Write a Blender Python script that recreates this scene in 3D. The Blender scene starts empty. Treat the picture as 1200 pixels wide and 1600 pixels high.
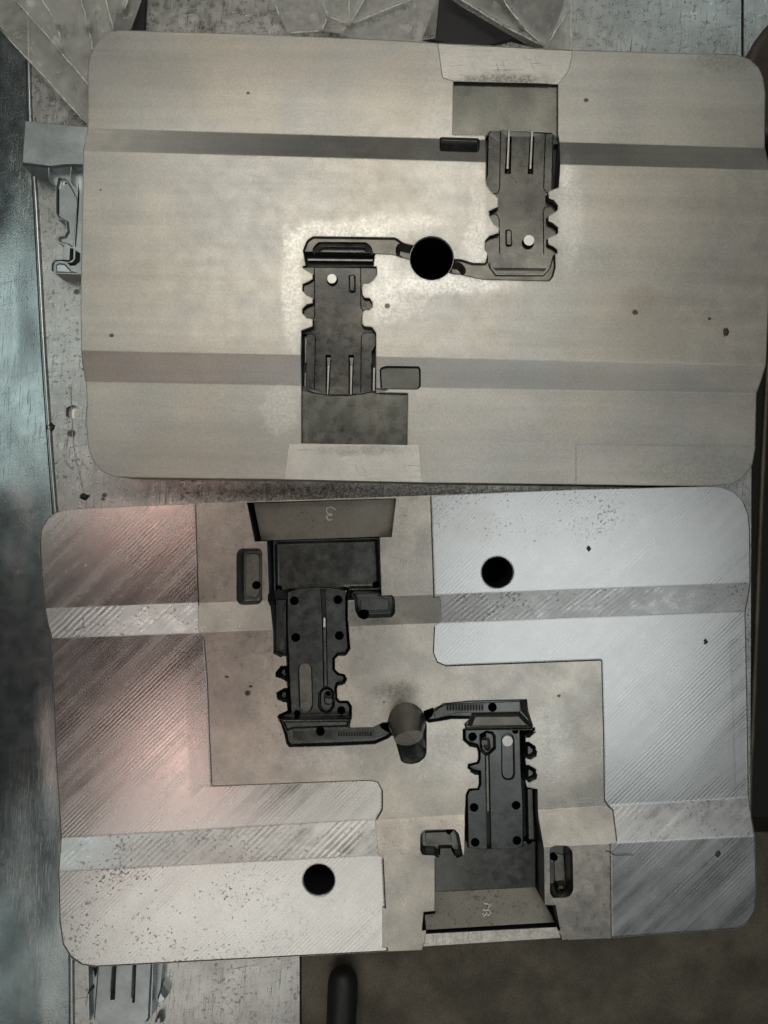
import bpy, math, random
from mathutils import Vector, noise
from mathutils.geometry import delaunay_2d_cdt
random.seed(4)
S = 0.0005            # metres per drawing unit (1 unit = 0.5 mm)
H = 1200.0            # camera height above the plates' parting face, units
CX, CY = 600.0, 800.0
sc = bpy.context.scene
COL = sc.collection

# ---------------------------------------------------------------- camera
cam = bpy.data.objects.new('camera', bpy.data.cameras.new('camera'))
COL.objects.link(cam)
cam.location = (0, 0, H*S)
cam.rotation_euler = (0, 0, 0)
cam.data.sensor_fit = 'VERTICAL'
cam.data.sensor_height = 36.0
cam.data.lens = 18.0*H/800.0
cam.data.clip_start = 0.01
cam.data.clip_end = 50
sc.camera = cam
# ---------------------------------------------------------------- world and lamps
w = bpy.data.worlds.new("World"); sc.world = w; w.use_nodes = True
w.node_tree.nodes['Background'].inputs[0].default_value = (0.80, 0.9, 0.92, 1)
w.node_tree.nodes['Background'].inputs[1].default_value = 0.022
sc.view_settings.view_transform = 'Standard'
sc.view_settings.look = 'None'
sc.view_settings.exposure = 0.0
sc.view_settings.gamma = 1.0

def area(name, x, y, z, sx, sy, power, col, rot=(0, 0, 0), spread=180):
    l = bpy.data.lights.new(name, 'AREA'); l.shape = 'RECTANGLE'
    l.size = sx; l.size_y = sy; l.energy = power; l.color = col
    l.spread = math.radians(spread)
    o = bpy.data.objects.new(name, l); COL.objects.link(o)
    o.location = (x, y, z); o.rotation_euler = rot
    return o
# overhead lamps, several added for the steel to mirror (metres; lamps look straight down)
HC = 1.6
area('reflection_lamp', -0.06, 0.78, HC, 1.15, 0.66, 7.6, (1.0, 0.95, 0.86))
area('reflection_lamp', 0.52, -0.32, HC, 0.80, 0.86, 2.8, (0.95, 0.99, 1.0))
area('reflection_lamp', -0.36, -1.16, HC, 1.05, 0.46, 2.1, (1.0, 0.985, 0.94))
area('reflection_lamp', -1.04, 0.42, HC, 0.32, 0.66, 1.15, (0.84, 0.99, 0.98))
area('reflection_lamp', -1.25, -1.40, HC, 0.30, 0.30, 0.25, (0.84, 0.99, 0.98))  # added teal lamp, lifts the lower end of the left sheet
area('reflection_lamp', -0.66, 0.03, HC, 0.24, 0.09, 0.36, (1.0, 0.62, 0.54))  # added pink lamp, makes the pink reflection at the plate's top left
area('reflection_lamp', -0.58, -0.70, HC, 0.20, 0.26, 0.55, (1.0, 0.68, 0.62))  # second added pink lamp, tints the left milled face further down
area('reflection_lamp', -0.78, -2.08, HC, 0.60, 0.38, 2.6, (1.0, 0.90, 0.84))  # added so the left step ramp has something bright to mirror
area('reflection_lamp', 0.95, -2.12, HC, 1.00, 0.45, 3.4, (0.95, 0.99, 1.0))  # added to brighten the right step ramp
area('reflection_lamp', 0.10, -0.62, HC, 0.42, 0.40, 0.65, (1.0, 0.95, 0.86))  # added fill lamp for the middle of the milled plate
area('added_side_lamp', -1.35, 2.9, 0.95, 0.9, 0.9, 4.0, (1.0, 0.97, 0.9), rot=(math.radians(-72), 0, math.radians(25)))  # added low lamp, brightens the left end of the beige plate's upper step
area('reflection_lamp', 1.05, 1.75, HC, 0.55, 0.45, 1.6, (0.80, 0.97, 1.0))

# ---------------------------------------------------------------- materials
def new_mat(name):
    m = bpy.data.materials.new(name); m.use_nodes = True
    nt = m.node_tree
    for n in list(nt.nodes): nt.nodes.remove(n)
    out = nt.nodes.new('ShaderNodeOutputMaterial')
    p = nt.nodes.new('ShaderNodeBsdfPrincipled')
    nt.links.new(p.outputs[0], out.inputs[0])
    return m, nt, p
class G:
    def __init__(s, nt, org=(600, 800)):
        s.nt = nt; s.org = org
        tc = nt.nodes.new('ShaderNodeTexCoord')
        mp = nt.nodes.new('ShaderNodeMapping'); mp.inputs['Scale'].default_value = (1/S, 1/S, 1/S)
        nt.links.new(tc.outputs['Object'], mp.inputs[0]); s.co = mp.outputs[0]
    def setin(s, inp, v):
        if hasattr(v, 'links') or isinstance(v, bpy.types.NodeSocket): s.nt.links.new(v, inp)
        else: inp.default_value = v
    def math(s, op, a, b=0.0, c=0.0, clamp=False):
        n = s.nt.nodes.new('ShaderNodeMath'); n.operation = op; n.use_clamp = clamp
        for i, v in enumerate((a, b, c)): s.setin(n.inputs[i], v)
        return n.outputs[0]
    def mapping(s, scale=(1, 1, 1), rot=0.0, loc=(0, 0, 0)):
        src = s.co
        if rot and scale != (1, 1, 1):
            r = s.nt.nodes.new('ShaderNodeMapping'); r.inputs['Rotation'].default_value = (0, 0, rot)
            s.nt.links.new(src, r.inputs[0]); src = r.outputs[0]; rot = 0.0
        n = s.nt.nodes.new('ShaderNodeMapping')
        n.inputs['Scale'].default_value = scale; n.inputs['Rotation'].default_value = (0, 0, rot)
        n.inputs['Location'].default_value = loc
        s.nt.links.new(src, n.inputs[0]); return n.outputs[0]
    def noise(s, size, detail=3, rough=0.55, vec=None, dist=0.0):
        n = s.nt.nodes.new('ShaderNodeTexNoise')
        n.inputs['Scale'].default_value = 1.0/size; n.inputs['Detail'].default_value = detail
        n.inputs['Roughness'].default_value = rough; n.inputs['Distortion'].default_value = dist
        s.nt.links.new(vec if vec is not None else s.co, n.inputs['Vector']); return n.outputs['Fac']
    def ramp(s, v, a, b, lo=0.0, hi=1.0):
        n = s.nt.nodes.new('ShaderNodeMapRange'); n.interpolation_type = 'SMOOTHSTEP'
        s.setin(n.inputs[0], v)
        n.inputs[1].default_value = a; n.inputs[2].default_value = b
        n.inputs[3].default_value = lo; n.inputs[4].default_value = hi
        return n.outputs[0]
    def mix(s, f, a, b, mode='MIX'):
        n = s.nt.nodes.new('ShaderNodeMix'); n.data_type = 'RGBA'; n.blend_type = mode
        s.setin(n.inputs[0], f)
        for i, v in ((6, a), (7, b)):
            if isinstance(v, tuple): n.inputs[i].default_value = (*v, 1)
            else: s.nt.links.new(v, n.inputs[i])
        return n.outputs[2]
    def wave(s, period, rot, dist=0.6, vec=None):
        n = s.nt.nodes.new('ShaderNodeTexWave'); n.wave_type = 'BANDS'; n.bands_direction = 'X'
        n.inputs['Scale'].default_value = 0.314/period; n.inputs['Distortion'].default_value = dist
        n.inputs['Detail'].default_value = 1.5; n.inputs['Detail Scale'].default_value = 0.6
        s.nt.links.new(s.mapping(rot=rot) if vec is None else vec, n.inputs[0]); return n.outputs['Fac']
    def blot(s, x, y, rx, ry, edge=0.45, wob=0.6, wsize=16):
        """soft blot centred on plan point (x, y), ragged by noise -> 0..1"""
        v = s.mapping(scale=(1/rx, 1/ry, 0), loc=(-(x-s.org[0])/rx, -(s.org[1]-y)/ry, 0))
        ln = s.nt.nodes.new('ShaderNodeVectorMath'); ln.operation = 'LENGTH'
        s.nt.links.new(v, ln.inputs[0])
        nz = s.noise(wsize, 5, 0.72)
        d = s.math('ADD', ln.outputs['Value'], s.math('MULTIPLY', s.math('SUBTRACT', nz, 0.5), wob*2.4))
        return s.ramp(d, 1-edge, 1+edge*0.5, 1, 0)

def metal(name, base, rough=0.4, metallic=0.9, mott=0.15, msize=90, grain=0.12, gsize=2.2,
          bump=0.1, mill=None, specks=0.0, stains_shade=(), scratch=0.0, sdir=0.0, aniso=None,
          bevel=0.8, rvar=0.12, tint=None, specsize=5.0, spots=(), org=(600, 800), hst=0.0, spec=0.5, mb=0.5, sparea=None, mf=1.6, wear=0.0, wearcol=(0.5, 0.5, 0.47)):
    """worn machined metal. mill=(period, angle, strength); stains=[(x,y,rx,ry,colour,amount)]"""
    m, nt, p = new_mat(name); g = G(nt, org)
    p.inputs['Specular IOR Level'].default_value = spec
    n1 = g.noise(msize, 4, 0.6); n2 = g.noise(gsize, 2, 0.7); n3 = g.noise(msize*0.22, 5, 0.65)
    f = g.math('ADD', g.math('MULTIPLY', g.math('SUBTRACT', n1, 0.5), mott*3),
               g.math('MULTIPLY', g.math('SUBTRACT', n3, 0.5), mott*mf))
    f = g.math('ADD', f, g.math('MULTIPLY', g.math('SUBTRACT', n2, 0.5), grain*5))
    if hst:
        h1 = g.noise(16, 3, 0.6, vec=g.mapping(scale=(0.035, 1, 1), rot=0.02)); h2 = g.noise(60, 3, 0.6, vec=g.mapping(scale=(0.12, 1, 1), rot=0.02, loc=(40, 9, 0)))
        f = g.math('ADD', f, g.math('MULTIPLY', g.math('SUBTRACT', g.math('ADD', h1, h2), 1.0), hst))
    br = g.math('ADD', f, 1.0)
    colb = (*base, 1)
    vm = nt.nodes.new('ShaderNodeVectorMath'); vm.operation = 'SCALE'
    col = None
    if tint:
        col = g.mix(g.ramp(g.noise(msize*1.4, 3, 0.5, vec=g.mapping(loc=(311, 77, 0))), 0.35, 0.65), base, tint)
        nt.links.new(col, vm.inputs[0])
    else:
        vm.inputs[0].default_value = base
    nt.links.new(br, vm.inputs['Scale'])
    col = vm.outputs[0]
    rgh = g.math('ADD', g.math('MULTIPLY', g.math('SUBTRACT', n3, 0.5), rvar*2), rough)
    fine = g.ramp(g.noise(4.5, 5, 0.75, vec=g.mapping(loc=(5, 61, 0))), 0.36, 0.62, 0.25, 1.0) if stains_shade else None
    for st in stains_shade:
        x, y, rx, ry, c, a = st[:6]
        e = st[6] if len(st) > 6 else 0.5
        b = g.math('MULTIPLY', g.math('MULTIPLY', g.blot(x, y, rx, ry, e), a), fine)
        col = g.mix(b, col, c)
    height = g.math('MULTIPLY', n2, 0.12 if mill else 1.0)
    if specks:
        sn = g.noise(specsize, 2, 0.6); sm = g.noise(70, 3, 0.6, vec=g.mapping(loc=(50, 200, 0)))
        k = g.ramp(g.math('ADD', sn, g.math('MULTIPLY', g.math('SUBTRACT', sm, 0.5), 0.45)), 0.62, 0.68)
        k = g.math('MULTIPLY', k, specks)
        if sparea: k = g.math('MULTIPLY', k, g.ramp(g.blot(*sparea, 0.6, 0.5, 40), 0, 1, 0.12, 1))
        col = g.mix(k, col, (0.05, 0.045, 0.035))
        rgh = g.math('ADD', rgh, g.math('MULTIPLY', k, 0.2))
    for (x, y, r) in spots:
        b = g.blot(x, y, r, r*0.8, 0.35, 0.5, 5)
        col = g.mix(g.math('MULTIPLY', b, 0.85), col, (0.04, 0.03, 0.022))
    if scratch:
        sc_ = g.noise(1.6, 2, 0.7, vec=g.mapping(scale=(1, 0.03, 1), rot=sdir))
        sc2 = g.noise(2.2, 2, 0.7, vec=g.mapping(scale=(1, 0.025, 1), rot=sdir+1.25))
        sk = g.math('ADD', g.ramp(sc_, 0.58, 0.72), g.ramp(sc2, 0.64, 0.74))
        msk = g.ramp(n1, 0.35, 0.6)
        col = g.mix(g.math('MULTIPLY', g.math('MULTIPLY', sk, scratch), msk, clamp=True), col, (0.05, 0.048, 0.045))
        height = g.math('ADD', height, g.math('MULTIPLY', sk, -1.5*min(1.0, scratch*2.5)))
    if mill:
        per, ang, st = mill
        wv = g.wave(per, ang, 1.1)
        wm = g.ramp(g.noise(95, 3, 0.6, vec=g.mapping(scale=(1.6, 0.6, 1), rot=ang, loc=(9, 500, 0))), 0.40, 0.64, 0.06, 1)
        wb = g.math('MULTIPLY', g.math('SUBTRACT', wv, 0.5), wm)
        height = g.math('ADD', height, g.math('MULTIPLY', wb, st*mb))
        streak = g.noise(14, 3, 0.6, vec=g.mapping(scale=(1, 0.05, 1), rot=ang))
        col = g.mix(g.math('MULTIPLY', g.math('MULTIPLY', g.math('SUBTRACT', wv, 0.5), 0.20*st, clamp=True), wm), col, (0.12, 0.12, 0.12))
        rgh = g.math('ADD', rgh, g.math('MULTIPLY', g.math('SUBTRACT', streak, 0.5), 0.2))
        br2 = g.math('ADD', g.math('MULTIPLY', g.math('SUBTRACT', streak, 0.5), 0.45), 1.0)
        v2 = nt.nodes.new('ShaderNodeVectorMath'); v2.operation = 'SCALE'
        nt.links.new(col, v2.inputs[0]); nt.links.new(br2, v2.inputs['Scale']); col = v2.outputs[0]
    nt.links.new(col, p.inputs['Base Color'])
    p.inputs['Metallic'].default_value = metallic
    nt.links.new(g.math('MAXIMUM', rgh, 0.12), p.inputs['Roughness'])
    bp = nt.nodes.new('ShaderNodeBump'); bp.inputs['Strength'].default_value = bump
    bp.inputs['Distance'].default_value = S*1.0
    nt.links.new(height, bp.inputs['Height'])
    if bevel:
        bv = nt.nodes.new('ShaderNodeBevel'); bv.samples = 4; bv.inputs['Radius'].default_value = bevel*S
        nt.links.new(bv.outputs[0], bp.inputs['Normal'])
        if wear:
            ge = nt.nodes.new('ShaderNodeNewGeometry'); dt = nt.nodes.new('ShaderNodeVectorMath'); dt.operation = 'DOT_PRODUCT'
            nt.links.new(bv.outputs[0], dt.inputs[0]); nt.links.new(ge.outputs['True Normal'], dt.inputs[1])
            wk = g.math('MULTIPLY', g.ramp(dt.outputs['Value'], 0.985, 0.80, 0, wear), g.ramp(n3, 0.38, 0.58, 0.25, 1))
            nt.links.new(g.mix(wk, col, wearcol), p.inputs['Base Color'])
    nt.links.new(bp.outputs[0], p.inputs['Normal'])
    return m

WH = (0.86, 0.85, 0.80); DK = (0.05, 0.05, 0.045); RUST = (0.16, 0.09, 0.045)
M = {}
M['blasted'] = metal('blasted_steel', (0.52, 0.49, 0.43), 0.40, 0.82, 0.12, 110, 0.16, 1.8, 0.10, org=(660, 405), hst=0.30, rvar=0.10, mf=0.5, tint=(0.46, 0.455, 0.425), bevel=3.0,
    stains_shade=[(530, 363, 90, 16, WH, .8), (457, 450, 17, 90, WH, .85), (700, 447, 110, 16, WH, .85), (620, 352, 70, 20, WH, .6), (470, 385, 22, 22, WH, .8), (600, 440, 22, 90, WH, .5), (745, 330, 14, 70, WH, .5), (882, 270, 10, 40, WH, .6), (640, 300, 120, 40, (0.44, 0.42, 0.38), .5), (250, 110, 90, 40, (0.40, 0.37, 0.33), .5, .8), (520, 100, 160, 40, (0.40, 0.36, 0.32), .5, .8), (1010, 520, 70, 60, (0.44, 0.40, 0.33), .5, .8), (1000, 470, 30, 26, (0.36, 0.28, 0.2), .4), (1110, 735, 130, 34, (0.34, 0.34, 0.30), .8, .7), (1140, 90, 60, 22, (0.30, 0.29, 0.26), .8, .6), (330, 700, 160, 40, (0.42, 0.39, 0.34), .6, .8),  # dark lower right blot is that corner's shading put into the colour
            (436, 640, 30, 40, WH, .35, .3), (805, 640, 50, 30, WH, .12), (890, 330, 22, 90, WH, .4), (745, 390, 26, 40, WH, .6),
            (620, 455, 60, 50, WH, .5), (690, 250, 50, 110, WH, .3)],
    spots=[(177, 526, 4), (918, 152, 4), (386, 141, 3), (990, 490, 5), (160, 300, 2), (605, 480, 5), (1105, 500, 3)])
M['trap'] = metal('lapped_steel', org=(660, 405), base=(0.62, 0.60, 0.55), rough=0.42, metallic=0.8, mott=0.14, msize=50, grain=0.10, gsize=2.4, bump=0.15, scratch=0.5, sdir=1.57,
    stains_shade=[(790, 120, 75, 12, DK, .75, .7), (560, 703, 80, 9, DK, .4, .6)])
M['panel'] = metal('polished_panel', (0.20, 0.195, 0.17), 0.27, 0.95, 0.40, 80, 0.03, 3, 0.03, scratch=0.15, tint=(0.14, 0.145, 0.13), wear=0.4, mf=0.35, rvar=0.16)
M['core'] = metal('dark_core_steel', (0.19, 0.185, 0.165), 0.29, 0.95, 0.42, 60, 0.05, 2.5, 0.06, scratch=0.2, bevel=0.9, tint=(0.12, 0.12, 0.115), wear=0.5, mf=0.35, rvar=0.16)
M['rib'] = metal('rib_steel', (0.36, 0.35, 0.31), 0.35, 0.9, 0.3, 12, 0.05, 2.5, 0.06, bevel=0.6)
M['gate'] = metal('stained_gate_steel', (0.19, 0.185, 0.16), 0.40, 0.9, 0.40, 26, 0.10, 2.2, 0.12, wear=0.4, bevel=1.2)
M['black'] = metal('black_oil_shade', (0.034, 0.036, 0.037), 0.45, 0.3, 0.1, 40, 0.05, 3, 0.05)
M['hole'] = metal('bore_black', (0.003, 0.0036, 0.005), 0.9, 0.0, 0.1, 40, 0.02, 3, 0.0, bevel=0, spec=0.05)
M['pinw'] = metal('bright_pin', (0.72, 0.71, 0.68), 0.38, 0.7, 0.12, 8, 0.12, 1.4, 0.2)
M['pocket'] = metal('pocket_steel', (0.15, 0.16, 0.155), 0.34, 0.92, 0.30, 22, 0.08, 2.2, 0.1, bevel=1.6, wear=0.4)
M['cav'] = metal('nitrided_cavity', (0.12, 0.128, 0.125), 0.27, 0.92, 0.40, 70, 0.06, 2.4, 0.05, bevel=1.2, wear=0.45, wearcol=(0.3, 0.3, 0.29), mf=0.35, rvar=0.16)
M['cavpanel'] = metal('nitrided_panel', (0.125, 0.13, 0.12), 0.26, 0.92, 0.45, 75, 0.05, 2.4, 0.05, bevel=3.0, wear=0.35, wearcol=(0.28, 0.28, 0.26), mf=0.35, rvar=0.16)
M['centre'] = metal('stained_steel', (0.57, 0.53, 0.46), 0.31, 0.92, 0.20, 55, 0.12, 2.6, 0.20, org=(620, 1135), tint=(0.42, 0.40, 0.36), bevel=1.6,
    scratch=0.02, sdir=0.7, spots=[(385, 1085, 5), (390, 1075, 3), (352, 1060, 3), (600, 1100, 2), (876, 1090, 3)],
    stains_shade=[(500, 1190, 70, 20, WH, .35), (700, 1180, 70, 60, WH, .35), (620, 1080, 42, 16, DK, .55, .8), (860, 1170, 40, 60, WH, .4)])
M['endface'] = metal('end_face_steel', (0.19, 0.18, 0.15), 0.40, 0.85, 0.2, 40, 0.10, 2.4, 0.12, specks=0.5, specsize=4)
M['lip'] = metal('raw_lip', (0.75, 0.72, 0.64), 0.35, 0.75, 0.3, 22, 0.2, 3.0, 0.3, scratch=0.7)
M['milled'] = metal('milled_steel', (0.60, 0.61, 0.60), 0.29, 0.96, 0.06, 140, 0.05, 2.4, 0.20, org=(620, 1135), rvar=0.05, mill=(5.2, 0.80, 0.42), specks=0.55,
    bevel=4.0, specsize=4.5, sparea=(820, 800, 170, 60), stains_shade=[(1000, 1400, 90, 50, (0.45, 0.46, 0.46), .5, .8), (740, 820, 40, 30, (0.5, 0.49, 0.45), .6)])
M['milled_l'] = metal('milled_steel_left', (0.60, 0.59, 0.56), 0.25, 0.98, 0.06, 140, 0.05, 2.4, 0.20, org=(620, 1135), rvar=0.05, mill=(5.2, 0.80, 0.42), specks=0.6,
    bevel=4.0, specsize=4.6, sparea=(250, 1420, 190, 110))
M['ramp'] = metal('milled_ramp', (0.60, 0.595, 0.58), 0.30, 0.95, 0.10, 90, 0.05, 2.0, 0.30, org=(620, 1135), mill=(7.2, 0.85, 0.8), mb=0.6, specks=0.5, bevel=3.0)
M['post'] = metal('sprue_post', (0.10, 0.10, 0.097), 0.42, 0.8, 0.12, 60, 0.04, 2.5, 0.04)
M['table'] = metal('galvanised_table', (0.50, 0.50, 0.475), 0.30, 0.88, 0.34, 60, 0.05, 2.4, 0.12, specks=0.5, specsize=7, stains_shade=[(620, 770, 420, 22, (0.10, 0.09, 0.08), .95, .5), (200, 20, 30, 40, (0.08, 0.07, 0.06), .9), (300, 20, 22, 60, (0.12, 0.11, 0.1), .8), (480, 20, 60, 50, (0.2, 0.18, 0.16), .7), (110, 130, 50, 60, (0.14, 0.13, 0.11), .8)], scratch=0.9, sdir=0.1, bevel=0, rvar=0.2,  # long dark blot paints the shade in the gap between the plates
    spots=[(75, 668, 8), (84, 430, 6), (130, 772, 5), (128, 778, 4), (95, 560, 3)])
M['sheet'] = metal('smooth_sheet', (0.37, 0.415, 0.41), 0.22, 0.95, 0.14, 110, 0.04, 2.4, 0.10, scratch=0.15, sdir=0.05, bevel=0, rvar=0.10)
M['edge'] = metal('sheet_edge', (0.62, 0.67, 0.68), 0.3, 0.8, 0.1, 60, 0.08, 2.4, 0.1, bevel=1.0)
M['cast'] = metal('cast_aluminium', (0.46, 0.50, 0.50), 0.36, 0.85, 0.18, 30, 0.10, 2.0, 0.15, bevel=1.3, wear=0.9, wearcol=(0.9, 0.93, 0.93), tint=(0.36, 0.40, 0.40))
M['rusty'] = metal('rusty_plate', (0.085, 0.075, 0.055), 0.5, 0.6, 0.35, 60, 0.25, 3.0, 0.3, tint=(0.13, 0.115, 0.085), bevel=0)
M['rubber'] = metal('black_rubber', (0.012, 0.012, 0.012), 0.5, 0.0, 0.2, 30, 0.1, 3, 0.1)
M['dull'] = metal('dull_grey', (0.055, 0.055, 0.05), 0.6, 0.3, 0.2, 60, 0.1, 3, 0.1)
M['floor'] = metal('dark_floor', (0.02, 0.02, 0.018), 0.8, 0.0, 0.2, 200, 0.1, 3, 0.0, bevel=0)
M['brown'] = metal('brown_cup', (0.06, 0.042, 0.034), 0.5, 0.2, 0.2, 60, 0.1, 3, 0.1)
M['engrave'] = metal('engraved_bright_glint', (0.85, 0.84, 0.78), 0.3, 0.6, 0.1, 20, 0.1, 3, 0.0, bevel=0)

# ---------------------------------------------------------------- geometry helpers
def unproj(p, z):
    k = (H - z)/H
    return (CX + (p[0]-CX)*k, CY + (p[1]-CY)*k)
def W(p, z): return ((p[0]-CX)*S, (CY-p[1])*S, z*S)
def in_poly(x, y, poly):
    c = False; j = len(poly)-1
    for i in range(len(poly)):
        xi, yi = poly[i]; xj, yj = poly[j]
        if (yi > y) != (yj > y) and x < (xj-xi)*(y-yi)/(yj-yi)+xi: c = not c
        j = i
    return c
def dist_poly(x, y, poly):
    best = 1e9
    for i in range(len(poly)):
        ax, ay = poly[i]; bx, by = poly[(i+1) % len(poly)]
        dx, dy = bx-ax, by-ay; L = dx*dx+dy*dy
        t = 0 if L == 0 else max(0, min(1, ((x-ax)*dx+(y-ay)*dy)/L))
        d = math.hypot(ax+t*dx-x, ay+t*dy-y)
        if d < best: best = d
    return best
def area_of(poly):
    return 0.5*sum(poly[i][0]*poly[(i+1) % len(poly)][1]-poly[(i+1) % len(poly)][0]*poly[i][1] for i in range(len(poly)))
def inset(poly, d):
    if area_of(poly) < 0: poly = poly[::-1]
    out = []; n = len(poly)
    for i in range(n):
        a, b, c = poly[i-1], poly[i], poly[(i+1) % n]
        e1 = Vector((b[0]-a[0], b[1]-a[1])); e2 = Vector((c[0]-b[0], c[1]-b[1]))
        if e1.length < 1e-6 or e2.length < 1e-6: continue
        e1.normalize(); e2.normalize()
        n1 = Vector((-e1.y, e1.x)); n2 = Vector((-e2.y, e2.x))
        m = n1+n2
        if m.length < 0.2: m = n1
        m.normalize(); k = d/max(0.45, m.dot(n1))
        out.append((b[0]+m.x*k, b[1]+m.y*k))
    return out
def rnd(poly, r, n=4):
    """round the corners of a polygon"""
    out = []; N = len(poly)
    for i in range(N):
        a, b, c = Vector(poly[i-1]), Vector(poly[i]), Vector(poly[(i+1) % N])
        rr = min(r, (a-b).length*0.45, (c-b).length*0.45)
        p0 = b+(a-b).normalized()*rr; p1 = b+(c-b).normalized()*rr
        for k in range(n+1):
            t = k/n; q = p0*(1-t)**2+b*2*t*(1-t)+p1*t*t
            out.append((q.x, q.y))
    return out
def circ(x, y, r, n=22): return [(x+r*math.cos(2*math.pi*i/n), y+r*math.sin(2*math.pi*i/n)) for i in range(n)]
def ribbon(pts, wd):
    """thin closed polygon following a polyline"""
    L, R = [], []
    for i, p in enumerate(pts):
        a = Vector(pts[max(0, i-1)]); b = Vector(pts[min(len(pts)-1, i+1)])
        d = (b-a).normalized(); nrm = Vector((-d.y, d.x))*wd*0.5
        L.append((p[0]+nrm.x, p[1]+nrm.y)); R.append((p[0]-nrm.x, p[1]-nrm.y))
    return L+R[::-1]
def smooth_line(pts, n=4):
    out = []
    for i in range(len(pts)-1):
        p0, p1, p2, p3 = (Vector(pts[max(0, i-1)]), Vector(pts[i]), Vector(pts[i+1]), Vector(pts[min(len(pts)-1, i+2)]))
        for k in range(n):
            t = k/n
            q = 0.5*((2*p1)+(p2-p0)*t+(2*p0-5*p1+4*p2-p3)*t*t+(3*p1-p0-3*p2+p3)*t*t*t)
            out.append((q.x, q.y))
    out.append(tuple(pts[-1])); return out
def vA(*l): return [(440+u/4.2115, 340+v/4.2105) for u, v in l]
def vB(*l): return [(660+u/4.2115, 100+v/4.2105) for u, v in l]
def vC(*l): return [(360+u/3.81, 770+v/3.81) for u, v in l]
def vD(*l): return [(600+u/3.75, 1070+v/3.75) for u, v in l]
def vE(*l): return [(u/5.7125, 170+v/5.7125) for u, v in l]
def vF(*l): return [(60+u/4.2857, 1440+v/4.2857) for u, v in l]
def vP(*l): return [(590+u/8, 1080+v/8) for u, v in l]

def tagthing(o, label, cat, group=None, kind=None):
    o['label'] = label
    if cat: o['category'] = cat
    if group: o['group'] = group
    if kind: o['kind'] = kind
def mesh_obj(name, verts, faces, mats, fm=None, parent=None, smooth=False):
    me = bpy.data.meshes.new(name); me.from_pydata(verts, [], faces)
    for m in mats: me.materials.append(m)
    if fm: me.polygons.foreach_set('material_index', fm)
    if smooth: me.polygons.foreach_set('use_smooth', [True]*len(faces))
    me.update()
    o = bpy.data.objects.new(name, me); COL.objects.link(o)
    if parent: o.parent = parent
    return o
def empty(name, label, cat, loc=(0, 0, 0), group=None):
    o = bpy.data.objects.new(name, None); COL.objects.link(o); o.location = loc
    o.empty_display_size = 0.02; tagthing(o, label, cat, group); return o

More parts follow.
